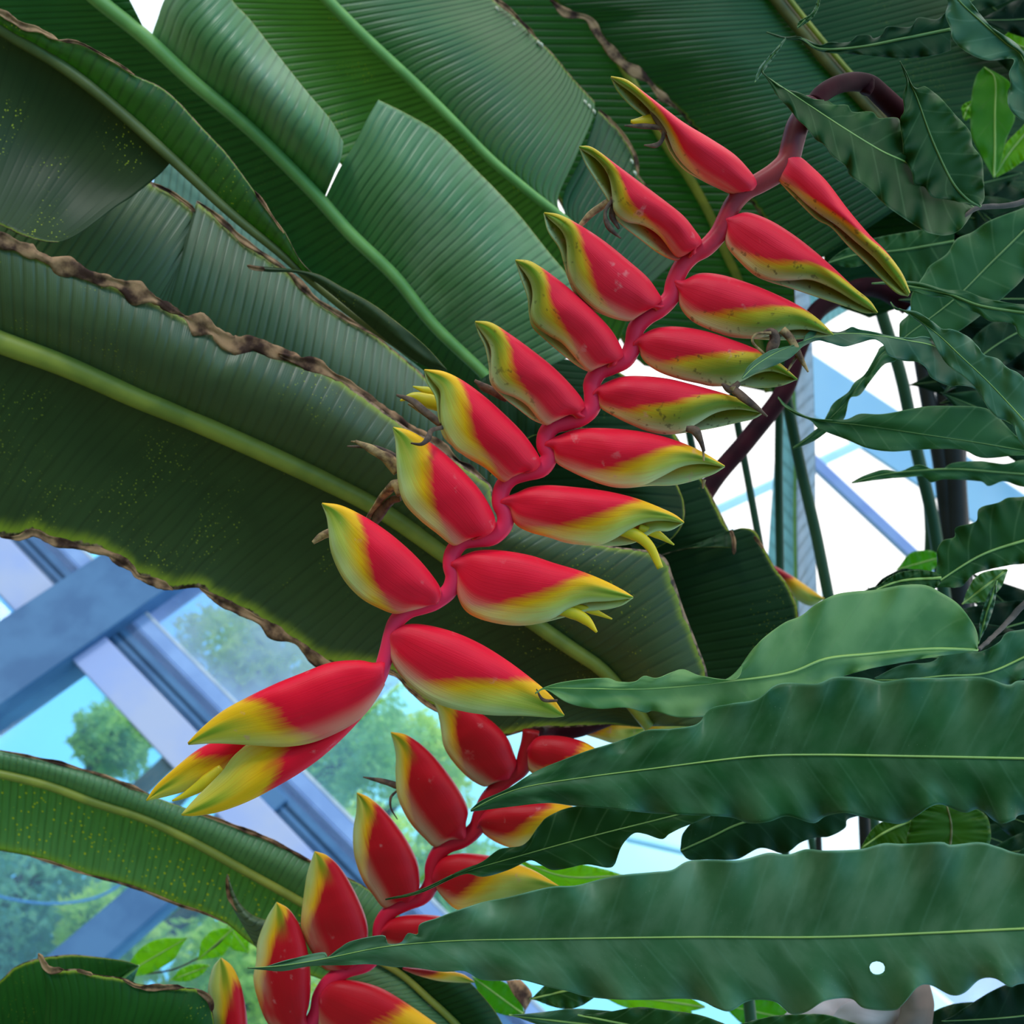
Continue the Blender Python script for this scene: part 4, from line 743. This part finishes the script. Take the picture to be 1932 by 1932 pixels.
def lance(label, tip, base, w, d, mat, c=0.0, amp=.004, rf=5, **kw):
    """a lance-shaped leaf given by its tip, its base and its width"""
    x0, y0 = tip; x1, y1 = base; L = math.hypot(x1-x0, y1-y0); nx, ny = -(y1-y0)/L, (x1-x0)/L; rnd = random.Random(int(x0*3+y0))
    prof = [(0, 0), (.06, .12), (.16, .42), (.3, .8), (.45, 1), (.62, .97), (.78, .72), (.9, .38), (1, .05)]
    pt = lambda t, k: (x0+(x1-x0)*t+nx*(k+c*L*math.sin(math.pi*t)), y0+(y1-y0)*t+ny*(k+c*L*math.sin(math.pi*t)))
    md = [pt(t, 0) for t, _ in prof]
    up = [pt(t, w*k*(1+rnd.uniform(-.08, .08))) for t, k in prof]; lo = [pt(t, -w*k*(1+rnd.uniform(-.08, .08))) for t, k in prof]
    return leaf(label, md, up, lo, d, mat, amp=amp, rf=rf, **kw)

# canes
def cane(label, pts, r, mat='cane'):
    if pts[-1][2] >= 1.65 and pts[-1][1] > 1000:      # the cane goes on down behind the leaves
        a, b = pts[-2], pts[-1]; k = 620/(b[1]-a[1]); pts = pts+[(b[0]+(b[0]-a[0])*k, b[1]+620, b[2])]
    tag(tube('plant_cane', None, M[mat], pts, [r, r*1.05], n=14, seg=40), label, 'cane', 'upright canes on the right')
cane('slim green cane crossing the maroon stalk, leftmost of the long canes', [(1375, 700, 1.7), (1391, 797, 1.7), (1413, 915, 1.7), (1436, 1040, 1.7), (1450, 1120, 1.7)], .0058)
cane('short piece of thin cane below the fifth right bract', [(1288, 740, 1.75), (1300, 815, 1.75), (1325, 930, 1.75)], .0060)
cane('upright dark cane standing vertically in front of the pale blue leaf', [(1472, 600, 1.75), (1470, 774, 1.75), (1469, 900, 1.75), (1472, 1090, 1.75), (1474, 1200, 1.75)], .0066)
cane('leaning dark green cane running from the sixth right bract tip down to the wavy leaf', [(1440, 560, 1.65), (1480, 735, 1.65), (1510, 880, 1.65), (1540, 1010, 1.65), (1566, 1140, 1.65)], .0085)
cane('tall green cane passing just right of the uppermost pointed bract tips', [(1634, 480, 1.8), (1660, 580, 1.8), (1700, 710, 1.8), (1727, 840, 1.8), (1760, 980, 1.8), (1778, 1100, 1.8)], .0100)
cane('dark cane between the tall green cane and the thick brown one', [(1735, 660, 1.85), (1752, 760, 1.85), (1775, 880, 1.85), (1795, 1060, 1.85)], .0125, 'caneb')
cane('thick dark brown stem, stoutest of the upright stems', [(1785, 640, 1.85), (1790, 760, 1.85), (1798, 880, 1.85), (1806, 1060, 1.85)], .0200, 'caneb')
cane('thin dark stem just right of the thick brown one', [(1822, 700, 1.95), (1818, 800, 1.95), (1815, 900, 1.95), (1825, 1050, 1.95)], .0075, 'caneb')
cane('short green cane foot beside the thick brown stem', [(1745, 900, 1.9), (1752, 1000, 1.9), (1750, 1080, 1.9)], .0065)
cane('dark cane seen in the small gap above the longest lower leaf, right one', [(1628, 1500, 1.5), (1634, 1620, 1.5)], .0075, 'caneb')
cane('thin brown cane in the small gap above the longest lower leaf, left one', [(1543, 1550, 1.5), (1547, 1640, 1.5)], .0040, 'caneb')
cane('short brown green cane at the bottom edge right of centre', [(1412, 1880, 1.3), (1420, 1960, 1.3)], .0070)

# the two huge leaves at the lower right
leaf('long dark green rippled leaf, upper of the two huge ones at the lower right',
 [(888, 1529), (940, 1502), (999, 1483), (1107, 1466), (1232, 1450), (1413, 1428), (1540, 1424), (1730, 1427), (1932, 1431), (2050, 1434), (2240, 1440)],
 [(888, 1528), (908, 1511), (962, 1486), (999, 1462), (1046, 1440), (1107, 1417), (1143, 1406), (1194, 1389), (1223, 1377), (1268, 1375), (1315, 1366), (1341, 1337), (1377, 1328), (1428, 1319), (1460, 1294), (1486, 1288), (1540, 1290), (1576, 1277), (1631, 1279), (1667, 1286), (1718, 1279), (1776, 1279), (1848, 1277), (1902, 1292), (1932, 1284), (2050, 1300), (2150, 1350), (2240, 1438)],
 [(888, 1531), (962, 1522), (1035, 1515), (1082, 1520), (1143, 1525), (1216, 1533), (1300, 1538), (1377, 1542), (1413, 1553), (1449, 1551), (1486, 1540), (1533, 1553), (1558, 1540), (1594, 1534), (1631, 1542), (1689, 1554), (1718, 1547), (1750, 1525), (1776, 1518), (1819, 1533), (1848, 1527), (1884, 1553), (1913, 1547), (1932, 1536), (2050, 1530), (2150, 1495), (2240, 1442)],
 (.76, .64), 'A', amp=.006, rf=9, nu=300, nv=16, vp=62, rib=(.0004, .0011, .0014))
leaf('longest blue green leaf with a small hole, lower of the two huge ones',
 [(467, 1826), (530, 1822), (611, 1809), (727, 1786), (854, 1775), (999, 1772), (1300, 1768), (1550, 1768), (1760, 1760), (1932, 1752), (2050, 1748), (2250, 1742)],
 [(467, 1825), (489, 1827), (543, 1811), (609, 1797), (618, 1806), (640, 1789), (665, 1775), (723, 1765), (729, 1780), (756, 1779), (770, 1761), (788, 1763), (792, 1744), (825, 1732), (854, 1721), (908, 1703), (962, 1692), (1035, 1674), (1089, 1670), (1143, 1656), (1180, 1650), (1234, 1645), (1268, 1641), (1297, 1625), (1341, 1622), (1395, 1623), (1449, 1609), (1486, 1612), (1522, 1602), (1558, 1605), (1623, 1602), (1667, 1591), (1703, 1592), (1776, 1589), (1794, 1594), (1848, 1589), (1884, 1598), (1932, 1612), (2050, 1622), (2160, 1665), (2250, 1740)],
 [(467, 1827), (530, 1832), (575, 1824), (620, 1821), (654, 1821), (701, 1819), (745, 1824), (774, 1824), (835, 1833), (875, 1832), (908, 1848), (955, 1850), (980, 1848), (1035, 1862), (1071, 1870), (1107, 1880), (1170, 1886), (1232, 1886), (1286, 1884), (1323, 1888), (1352, 1902), (1377, 1908), (1406, 1891), (1431, 1886), (1464, 1891), (1493, 1913), (1522, 1909), (1558, 1888), (1605, 1884), (1631, 1902), (1685, 1906), (1703, 1895), (1732, 1862), (1757, 1859), (1794, 1877), (1819, 1873), (1848, 1848), (1877, 1846), (1906, 1862), (1932, 1855), (2050, 1848), (2160, 1805), (2250, 1744)],
 (.74, .60), 'B', amp=.006, rf=10, nu=380, nv=26, vp=66, rib=(.0003, .0009, .0012), hole=(1655, 1826, 15, 13))
# light leaf with the big upper lobe
leaf('light green broad-lobed leaf whose tip touches the lowest right bract',
 [(1010, 1308), (1030, 1298), (1100, 1299), (1232, 1299), (1377, 1285), (1486, 1270), (1558, 1243), (1640, 1234), (1700, 1228), (1770, 1224), (1844, 1226)],
 [(1010, 1307), (1030, 1296), (1067, 1286), (1140, 1279), (1165, 1286), (1198, 1286), (1216, 1275), (1241, 1279), (1285, 1263), (1322, 1275), (1388, 1281), (1406, 1245), (1435, 1209), (1478, 1176), (1511, 1162), (1540, 1140), (1576, 1122), (1610, 1116), (1649, 1113), (1703, 1104), (1746, 1104), (1775, 1118), (1808, 1140), (1833, 1172), (1844, 1198), (1844, 1224)],
 [(1010, 1309), (1030, 1301), (1071, 1326), (1125, 1337), (1180, 1335), (1216, 1344), (1234, 1341), (1277, 1353), (1330, 1352), (1400, 1345), (1470, 1320), (1540, 1295), (1577, 1280), (1640, 1262), (1700, 1250), (1770, 1238), (1844, 1228)],
 (.715, .84), 'C', amp=.004, rf=7, nu=240, nv=18, vp=60, rib=(.0004, .0014, .0020))
leaf('dark olive leaf with twisted tail lying between the two huge leaves',
 [(727, 1697), (790, 1683), (868, 1648), (962, 1620), (1107, 1580), (1274, 1538), (1340, 1520)],
 [(727, 1696), (790, 1680), (868, 1643), (908, 1627), (944, 1602), (988, 1594), (1017, 1558), (1035, 1540), (1082, 1522), (1165, 1518), (1216, 1510), (1290, 1505), (1340, 1505)],
 [(727, 1698), (790, 1686), (872, 1650), (912, 1654), (962, 1640), (999, 1623), (1020, 1631), (1042, 1641), (1071, 1638), (1107, 1631), (1145, 1637), (1160, 1630), (1172, 1598), (1194, 1573), (1216, 1573), (1249, 1583), (1263, 1573), (1290, 1560), (1340, 1540)],
 .83, 'D', amp=.004, rf=6, nu=200, vp=50, rib=(.0003, .001))
leaf('deep shade leaf behind the gap between the two huge leaves',
 [(1284, 1605), (1340, 1580), (1406, 1551), (1520, 1530), (1640, 1520)],
 [(1284, 1600), (1290, 1570), (1325, 1540), (1400, 1520), (1500, 1510), (1640, 1500)],
 [(1284, 1606), (1300, 1622), (1335, 1622), (1390, 1621), (1435, 1600), (1480, 1610), (1510, 1590), (1540, 1580), (1565, 1578), (1594, 1562), (1600, 1545), (1640, 1535)], .95, 'S', amp=.004, rf=5, ribm='ribtd')
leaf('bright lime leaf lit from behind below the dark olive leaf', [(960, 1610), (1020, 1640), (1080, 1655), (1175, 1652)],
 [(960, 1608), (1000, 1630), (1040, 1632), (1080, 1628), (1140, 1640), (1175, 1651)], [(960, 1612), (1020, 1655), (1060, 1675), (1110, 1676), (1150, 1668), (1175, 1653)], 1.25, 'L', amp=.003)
leaf('rounded yellow green leaf with brown veins showing above the longest leaf on the right', [(1785, 1515), (1795, 1560), (1790, 1620)], [(1785, 1512), (1730, 1530), (1716, 1560), (1716, 1600), (1790, 1622)], [(1785, 1512), (1850, 1530), (1868, 1560), (1860, 1600), (1790, 1622)], 1.0, 'H', ribm='ribb', amp=.002)
leaf('small lime leaf end beside the canes above the longest leaf', [(1625, 1600), (1670, 1570), (1725, 1545)], [(1625, 1598), (1650, 1560), (1690, 1540), (1725, 1535)], [(1625, 1602), (1670, 1604), (1720, 1600), (1730, 1560)], 1.05, 'H', amp=.002)

# middle right
leaf('long narrow wavy leaf reaching left over the fifth and sixth right bracts',
 [(1400, 714), (1425, 690), (1463, 666), (1500, 650), (1538, 636), (1593, 629), (1648, 632), (1717, 643), (1769, 656), (1840, 700), (1890, 770)],
 [(1400, 713), (1410, 693), (1428, 677), (1455, 661), (1510, 647), (1520, 632), (1538, 620), (1576, 627), (1593, 624), (1607, 617), (1620, 621), (1648, 626), (1675, 633), (1717, 638), (1744, 635), (1772, 645), (1830, 680), (1890, 768)],
 [(1400, 715), (1436, 699), (1488, 677), (1516, 653), (1543, 642), (1565, 647), (1593, 654), (1620, 647), (1648, 640), (1667, 650), (1675, 669), (1703, 680), (1731, 683), (1747, 694), (1758, 713), (1791, 728), (1813, 727), (1841, 735), (1863, 765), (1890, 774)],
 (.70, .84), 'F', amp=.004, rf=6, nu=220, rib=(.0003, .0008))
leaf('blue green leaf with curled tail sloping down to the right edge',
 [(1680, 570), (1690, 582), (1706, 586), (1766, 628), (1813, 672), (1868, 724), (1932, 793), (2010, 880)],
 [(1680, 569), (1690, 580), (1706, 585), (1731, 589), (1758, 606), (1777, 620), (1799, 622), (1827, 636), (1846, 655), (1857, 669), (1882, 677), (1901, 694), (1932, 713), (2010, 800)],
 [(1680, 571), (1690, 584), (1706, 588), (1742, 614), (1758, 639), (1772, 666), (1791, 691), (1821, 713), (1846, 738), (1863, 768), (1882, 788), (1910, 801), (1932, 845), (2010, 920)],
 (.80, .78), 'F', amp=.003, rf=6, nu=180, rib=(.0003, .0008))
leaf('dark leaf with pale tail across the bright gap, lying just under the narrow wavy one',
 [(1468, 750), (1482, 768), (1540, 792), (1631, 803), (1739, 819), (1850, 836), (1932, 850), (2010, 862)],
 [(1468, 748), (1484, 764), (1511, 781), (1540, 790), (1594, 792), (1623, 781), (1667, 781), (1739, 768), (1790, 766), (1848, 768), (1877, 781), (1932, 832), (2010, 840)],
 [(1468, 752), (1493, 778), (1529, 793), (1547, 810), (1594, 828), (1638, 846), (1685, 852), (1739, 848), (1812, 848), (1855, 864), (1932, 859), (2010, 870)],
 .92, 'E', amp=.003, rf=4, rib=(.0003, .0009), ribm='ribtd')
leaf('twisted thin leaf curling down to the left across the bright gap', [(1496, 846), (1530, 822), (1560, 795), (1590, 765), (1612, 738), (1640, 700), (1662, 670), (1690, 650)],
 [(1496, 844), (1525, 822), (1552, 798), (1572, 762), (1600, 740), (1612, 722), (1632, 706), (1652, 672), (1662, 655), (1690, 645)], [(1496, 848), (1535, 832), (1560, 815), (1592, 790), (1603, 752), (1622, 745), (1645, 715), (1668, 688), (1690, 680), (1700, 660)], .97, 'E', amp=.004, rf=4, nu=120, rib=(.0003, .0008), ribm='ribtd')
leaf('narrow undulating dark leaf pointing left across the thick brown stem',
 [(1607, 911), (1667, 895), (1732, 888), (1800, 885), (1870, 890), (1932, 895), (2010, 900)],
 [(1607, 910), (1631, 897), (1667, 886), (1696, 890), (1732, 877), (1761, 886), (1776, 888), (1797, 874), (1848, 870), (1895, 875), (1932, 868), (2010, 870)],
 [(1607, 912), (1667, 904), (1703, 901), (1739, 899), (1757, 910), (1783, 904), (1848, 908), (1866, 917), (1895, 908), (1932, 919), (2010, 925)], 1.1, 'E', amp=.003, rf=5, ribm='ribtd')
leaf('broad scalloped dark green leaf rising to the right edge below the bright gap',
 [(1740, 1118), (1761, 1104), (1848, 1049), (1932, 1020), (2010, 1000)],
 [(1740, 1117), (1763, 1095), (1768, 1060), (1768, 1038), (1779, 1020), (1801, 1013), (1804, 995), (1841, 984), (1848, 959), (1884, 948), (1902, 939), (1932, 937), (2010, 925)],
 [(1740, 1119), (1770, 1108), (1812, 1107), (1841, 1082), (1902, 1067), (1932, 1064), (2010, 1060)], .95, 'D', amp=.004, rf=5, nu=150, rib=(.001, .0022))
leaf('small leaf end peeking over the broad upper lobe of the light wavy leaf', [(1650, 1114), (1700, 1096), (1775, 1090)], [(1650, 1112), (1685, 1085), (1721, 1076), (1757, 1078), (1775, 1085)], [(1650, 1115), (1700, 1120), (1750, 1118), (1775, 1100)], .93, 'D', amp=.002)
leaf('dull green leaf with notched top running to the right edge above the upper huge leaf',
 [(1650, 1283), (1710, 1282), (1780, 1275), (1860, 1270), (1932, 1240), (2010, 1200)],
 [(1650, 1279), (1700, 1255), (1757, 1249), (1783, 1230), (1812, 1227), (1848, 1230), (1884, 1212), (1899, 1194), (1932, 1187), (2010, 1170)],
 [(1650, 1286), (1710, 1300), (1780, 1310), (1860, 1310), (1932, 1280), (2010, 1260)], .88, 'A', amp=.003, rf=4, rib=(.0006, .0018))
# upper right
leaf('large saw-edged leaf pointing at the maroon stalk, lying over its bend',
 [(1438, 132), (1443, 142), (1510, 187), (1593, 242), (1662, 284), (1711, 307), (1770, 345), (1838, 392)],
 [(1438, 131), (1444, 142), (1474, 165), (1510, 176), (1535, 187), (1560, 189), (1574, 198), (1598, 198), (1609, 211), (1645, 211), (1659, 223), (1692, 222), (1703, 240), (1740, 270), (1790, 330), (1838, 388)],
 [(1438, 133), (1466, 179), (1491, 207), (1505, 226), (1521, 240), (1538, 262), (1557, 275), (1571, 295), (1596, 314), (1604, 331), (1637, 355), (1670, 386), (1703, 410), (1739, 433), (1758, 441), (1786, 444), (1813, 432), (1838, 396)],
 (.70, .86), 'D', amp=.004, rf=7, nu=220, nv=14, vp=48, rib=(.0004, .0009, .0012))
leaf('upright toothed leaf with dry hooked tip meeting the twig at the right',
 [(1698, 116), (1708, 135), (1717, 154), (1731, 187), (1758, 262), (1794, 339), (1824, 375), (1850, 389)],
 [(1698, 115), (1706, 138), (1711, 157), (1704, 179), (1706, 209), (1699, 223), (1700, 248), (1703, 270), (1706, 298), (1720, 325), (1725, 347), (1744, 353), (1760, 372), (1791, 377), (1830, 386), (1850, 390)],
 [(1698, 117), (1711, 138), (1720, 160), (1731, 167), (1744, 163), (1764, 176), (1782, 193), (1808, 223), (1830, 248), (1835, 275), (1852, 298), (1855, 331), (1857, 372), (1850, 388)],
 (.76, .84), 'D', amp=.0045, rf=6, nu=180, nv=12, vp=44, rib=(.0005, .0012, .0018), ribm='ribtd')
leaf('pale-backed leaf hanging in from the top right corner',
 [(1955, 240), (1932, 116), (1896, 80), (1846, 36), (1808, 0), (1770, -50)],
 [(1955, 240), (1918, 220), (1901, 193), (1907, 160), (1904, 138), (1912, 112), (1868, 114), (1841, 107), (1813, 91), (1797, 72), (1794, 55), (1784, 28), (1788, 0), (1760, -50)],
 [(1955, 240), (1950, 130), (1920, 85), (1870, 50), (1840, 15), (1822, -10), (1790, -50)], .86, 'F', amp=.003, rf=5, nu=150, rib=(.0006, .0012), ribm='ribtd')
leaf('dark wavy leaf lying across the brown midrib at the top right',
 [(1446, 61), (1480, 72), (1510, 72), (1546, 92), (1620, 89), (1703, 73), (1794, 55)],
 [(1446, 60), (1480, 70), (1510, 70), (1546, 85), (1565, 80), (1601, 80), (1618, 67), (1640, 66), (1648, 73), (1664, 66), (1675, 50), (1717, 51), (1733, 33), (1769, 36), (1794, 12)],
 [(1446, 62), (1480, 74), (1510, 76), (1550, 97), (1620, 103), (1703, 110), (1760, 105), (1794, 95)], .93, 'S', amp=.003, rf=6, nu=150, ribm='ribtd')
leaf('small thin curled leaf tip above the saw-edged leaf', [(1424, 155), (1438, 128), (1462, 98), (1482, 72)], [(1424, 154), (1434, 126), (1460, 97), (1482, 71)], [(1424, 156), (1444, 130), (1466, 99), (1483, 73)], .9, 'F', nu=60, amp=.001, rib=(.0003, .0004))
leaf('tiny twisted tendril leaf on the top right midrib', [(1504, 52), (1520, 36), (1538, 20), (1544, 0), (1540, -20)], [(1504, 52), (1508, 40), (1530, 26), (1542, 0), (1539, -20)], [(1504, 54), (1526, 40), (1540, 24), (1547, 0), (1542, -20)], .9, 'E', nu=60, amp=.001, rib=(.0002, .0003))
leaf('broad smooth leaf with pale midrib sloping up to the right edge below the twig',
 [(1697, 645), (1715, 630), (1800, 565), (1868, 498), (1932, 435), (1990, 375)],
 [(1697, 643), (1697, 620), (1699, 608), (1717, 589), (1720, 556), (1744, 518), (1755, 501), (1786, 479), (1805, 451), (1835, 438), (1868, 416), (1932, 392), (1990, 370)],
 [(1697, 648), (1740, 655), (1800, 630), (1850, 595), (1900, 555), (1940, 510), (1990, 400)], .98, 'E', amp=.003, rf=4, nu=150, nv=12, rib=(.0008, .0018), ribm='ribtd')
leaf('narrow leaf strip over the broad smooth leaf, starting at the top right bract tip',
 [(1645, 535), (1673, 534), (1717, 541), (1785, 553), (1850, 577), (1932, 590), (2010, 600)],
 [(1645, 534), (1670, 531), (1703, 530), (1739, 534), (1785, 547), (1819, 548), (1855, 562), (1896, 570), (1932, 575), (2010, 580)],
 [(1645, 536), (1673, 537), (1717, 548), (1753, 559), (1794, 562), (1813, 578), (1846, 592), (1868, 606), (1910, 611), (1932, 640), (2010, 650)], .9, 'E', amp=.002, rf=5, ribm='ribtd')
leaf('green leaf with wavy lower edge behind the two upper right bract tips',
 [(1562, 496), (1620, 480), (1700, 472), (1800, 455)], [(1562, 495), (1593, 471), (1648, 450), (1717, 437), (1800, 425)], [(1562, 497), (1576, 499), (1604, 505), (1629, 500), (1650, 495), (1690, 530), (1740, 545), (1800, 520)], 1.15, 'D', amp=.002, ribm='ribtd')
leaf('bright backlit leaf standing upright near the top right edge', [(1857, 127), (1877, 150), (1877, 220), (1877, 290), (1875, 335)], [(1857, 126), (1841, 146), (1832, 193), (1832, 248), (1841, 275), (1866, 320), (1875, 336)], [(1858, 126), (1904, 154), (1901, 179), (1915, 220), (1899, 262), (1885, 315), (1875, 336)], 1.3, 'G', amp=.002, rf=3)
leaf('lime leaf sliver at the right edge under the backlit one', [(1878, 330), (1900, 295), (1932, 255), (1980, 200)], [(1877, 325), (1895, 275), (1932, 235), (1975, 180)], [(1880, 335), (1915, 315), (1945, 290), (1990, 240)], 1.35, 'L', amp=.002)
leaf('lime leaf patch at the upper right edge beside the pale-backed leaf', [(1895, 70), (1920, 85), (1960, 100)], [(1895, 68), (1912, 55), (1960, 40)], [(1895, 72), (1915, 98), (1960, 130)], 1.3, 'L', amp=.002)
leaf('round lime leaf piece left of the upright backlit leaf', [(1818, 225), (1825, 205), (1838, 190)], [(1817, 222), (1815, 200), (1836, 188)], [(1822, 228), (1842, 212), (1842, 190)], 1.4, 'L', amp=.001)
tag(tube('twig', None, M['twig'], [(1960, 372, .87), (1932, 380, .87), (1900, 388, .865), (1850, 391, .855), (1825, 404, .85), (1806, 420, .85)], [.0022, .0022, .0014], lump=.3), 'brown twig at the right that carries the toothed leaf', 'twig')
tag(tube('twig', None, M['twig'], [(1990, 1080, .93), (1932, 1140, .93), (1890, 1185, .91), (1846, 1226, .86)], [.0026, .0024, .0016], lump=.3), 'grey twig rising right from the base of the light wavy leaf', 'twig')

# foliage that closes the right side, shade put into its leaf colours
rnd = random.Random(11); spots = []
def fill(x0, y0, x1, y1, n, L0, L1, d0, d1, mats, where, a0=-2.6, a1=-1.2):
    for i in range(n):
        x = rnd.uniform(x0, x1); y = rnd.uniform(y0, y1); L = rnd.uniform(L0, L1); a = math.radians(rnd.uniform(150, 215)+rnd.uniform(-25, 25)); d = rnd.uniform(d0, d1)
        tip = (x+math.cos(a)*L*.5, y+math.sin(a)*L*.5); base = (x-math.cos(a)*L*.5, y-math.sin(a)*L*.5)
        lance(where[0], tip, base, L*rnd.uniform(.14, .2), (d, d+.03), rnd.choice(mats), c=rnd.uniform(-.08, .08), nu=60, nv=5, amp=.005, group=where[1], ribm='ribtd', rib=(.0006, .0018))
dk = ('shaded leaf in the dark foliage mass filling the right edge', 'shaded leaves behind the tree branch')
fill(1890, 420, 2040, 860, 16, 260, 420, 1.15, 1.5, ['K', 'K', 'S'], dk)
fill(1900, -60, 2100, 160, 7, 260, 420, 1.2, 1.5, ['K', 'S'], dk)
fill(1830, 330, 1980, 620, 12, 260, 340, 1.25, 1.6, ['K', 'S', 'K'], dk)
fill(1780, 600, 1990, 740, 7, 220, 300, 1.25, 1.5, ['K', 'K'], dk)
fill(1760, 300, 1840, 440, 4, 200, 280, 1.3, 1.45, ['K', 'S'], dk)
lw = ('deep shade leaf in the thicket below the scalloped dark leaf', 'shaded leaves low on the right')
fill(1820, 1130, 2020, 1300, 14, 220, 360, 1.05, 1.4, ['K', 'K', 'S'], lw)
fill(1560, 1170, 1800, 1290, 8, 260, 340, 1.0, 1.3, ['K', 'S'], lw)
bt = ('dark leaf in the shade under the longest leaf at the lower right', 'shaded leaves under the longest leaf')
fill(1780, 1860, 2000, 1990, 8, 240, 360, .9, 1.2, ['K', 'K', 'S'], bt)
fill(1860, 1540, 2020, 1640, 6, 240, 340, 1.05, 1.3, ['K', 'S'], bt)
for a in (
 ('dark leaf crest against the white gap, just left of the small leaf end', (1632, 1128), (1760, 1080), 26, 1.1, 'K'),
 ('small dark leaf at the bottom of the bright gap', (1590, 1145), (1720, 1115), 22, 1.08, 'S'),
 ('pale green leaf patch glowing behind the dark crest', (1690, 1075), (1780, 1050), 24, 1.5, 'G')):
    lance(*a, nu=60, nv=5)
tag(None or lance('whitish backlit leaf shape in the hole above the grey twig', (1815, 1140), (1900, 1075), 24, 1.0, 'C', nu=60, nv=6), None, None)
tag(lance('pale narrow curled leaf hanging right of the broad lobe', (1845, 1215), (1880, 1095), 9, .98, 'F', nu=60, nv=5), None, None)
# bottom strip
for a in (
 ('green leaf with pale midrib at the bottom edge right of the folded leaf', (1000, 1885), (1150, 1850), 34, 1.0, 'D'),
 ('bluish narrow leaf along the bottom edge, middle', (960, 1915), (1330, 1960), 30, .92, 'F'),
 ('dark leaf along the bottom edge below the lime rim', (1090, 1915), (1450, 1985), 44, .90, 'D'),
 ('lime yellow leaf rim glowing under the longest leaf', (1110, 1868), (1330, 1900), 26, 1.3, 'L'),
 ('lime leaf rim at the bottom left of the brown cane', (1225, 1880), (1310, 1925), 26, 1.35, 'L'),
 ('bright green leaf behind the short bottom cane', (1360, 1895), (1500, 1925), 32, 1.45, 'G'),
 ('speckled green leaf between folded leaf and brown leaf scrap', (890, 1842), (990, 1915), 28, 1.25, 'G'),
 ('thin green leaf along the bottom edge right of the cane', (1380, 1935), (1660, 1950), 30, .92, 'D')):
    lance(*a, nu=90, nv=7)
tag(blade('leaf_scrap', None, M['dry'], [(955, 1850), (968, 1875), (990, 1905), (985, 1915)], [(982, 1848), (1000, 1868), (1003, 1885), (985, 1916)], d=1.15, do=1.16, nu=20, nv=8), 'crumpled brown dead leaf scrap at the bottom centre', 'dead leaf')
M['husk'] = plain('grey pink dry sheath', (.42, .34, .34), .7, .3, (.55, .48, .50), 12, .4)
M['huskb'] = plain('brown dry sheath', (.16, .10, .08), .7, .3, (.22, .15, .12), 15, .4)
tag(blade('dry_sheath', None, M['husk'], [(1450, 1945), (1490, 1905), (1520, 1880), (1600, 1860)], [(1500, 1990), (1560, 1960), (1600, 1930), (1640, 1890)], d=1.1, do=1.08, bulge=.01), 'pale grey dry leaf sheath at the bottom edge', 'dead leaf')
tag(blade('dry_sheath', None, M['husk'], [(1540, 1985), (1570, 1920), (1600, 1890), (1650, 1880)], [(1650, 1990), (1690, 1940), (1705, 1905), (1700, 1880)], d=1.06, do=1.04, bulge=.01), 'pale fibrous dry sheath beside the brown one at the bottom right', 'dead leaf')
tag(blade('dry_sheath', None, M['huskb'], [(1640, 1990), (1690, 1930), (1700, 1890), (1700, 1840)], [(1750, 1990), (1760, 1920), (1762, 1890), (1752, 1850)], d=1.03, do=1.05, bulge=.015), 'brown curled dry sheath at the bottom right under the longest leaf', 'dead leaf')
# lime sprigs lower left, beyond the leaves
for a in (
 ('large lime sprig leaf arching over the bottom left leaf tip', (355, 1768), (232, 1840), 26, 1.6, 'L'),
 ('lime sprig leaf hanging under the freckled leaf', (372, 1812), (440, 1752), 24, 1.6, 'L'),
 ('small lime leaf low between the sprig and the lowest bract', (320, 1850), (395, 1822), 14, 1.55, 'L'),
 ('pale lime leaf behind the lowest left bract pair', (470, 1800), (430, 1745), 20, 1.9, 'L')):
    lance(*a, nu=60, nv=6)
tag(tube('twig', None, M['twig'], [(250, 1840, 1.62), (330, 1828, 1.61), (400, 1790, 1.6), (440, 1750, 1.6)], [.0015, .001], lump=.2), 'thin twig of the lime sprig at the lower left', 'twig')
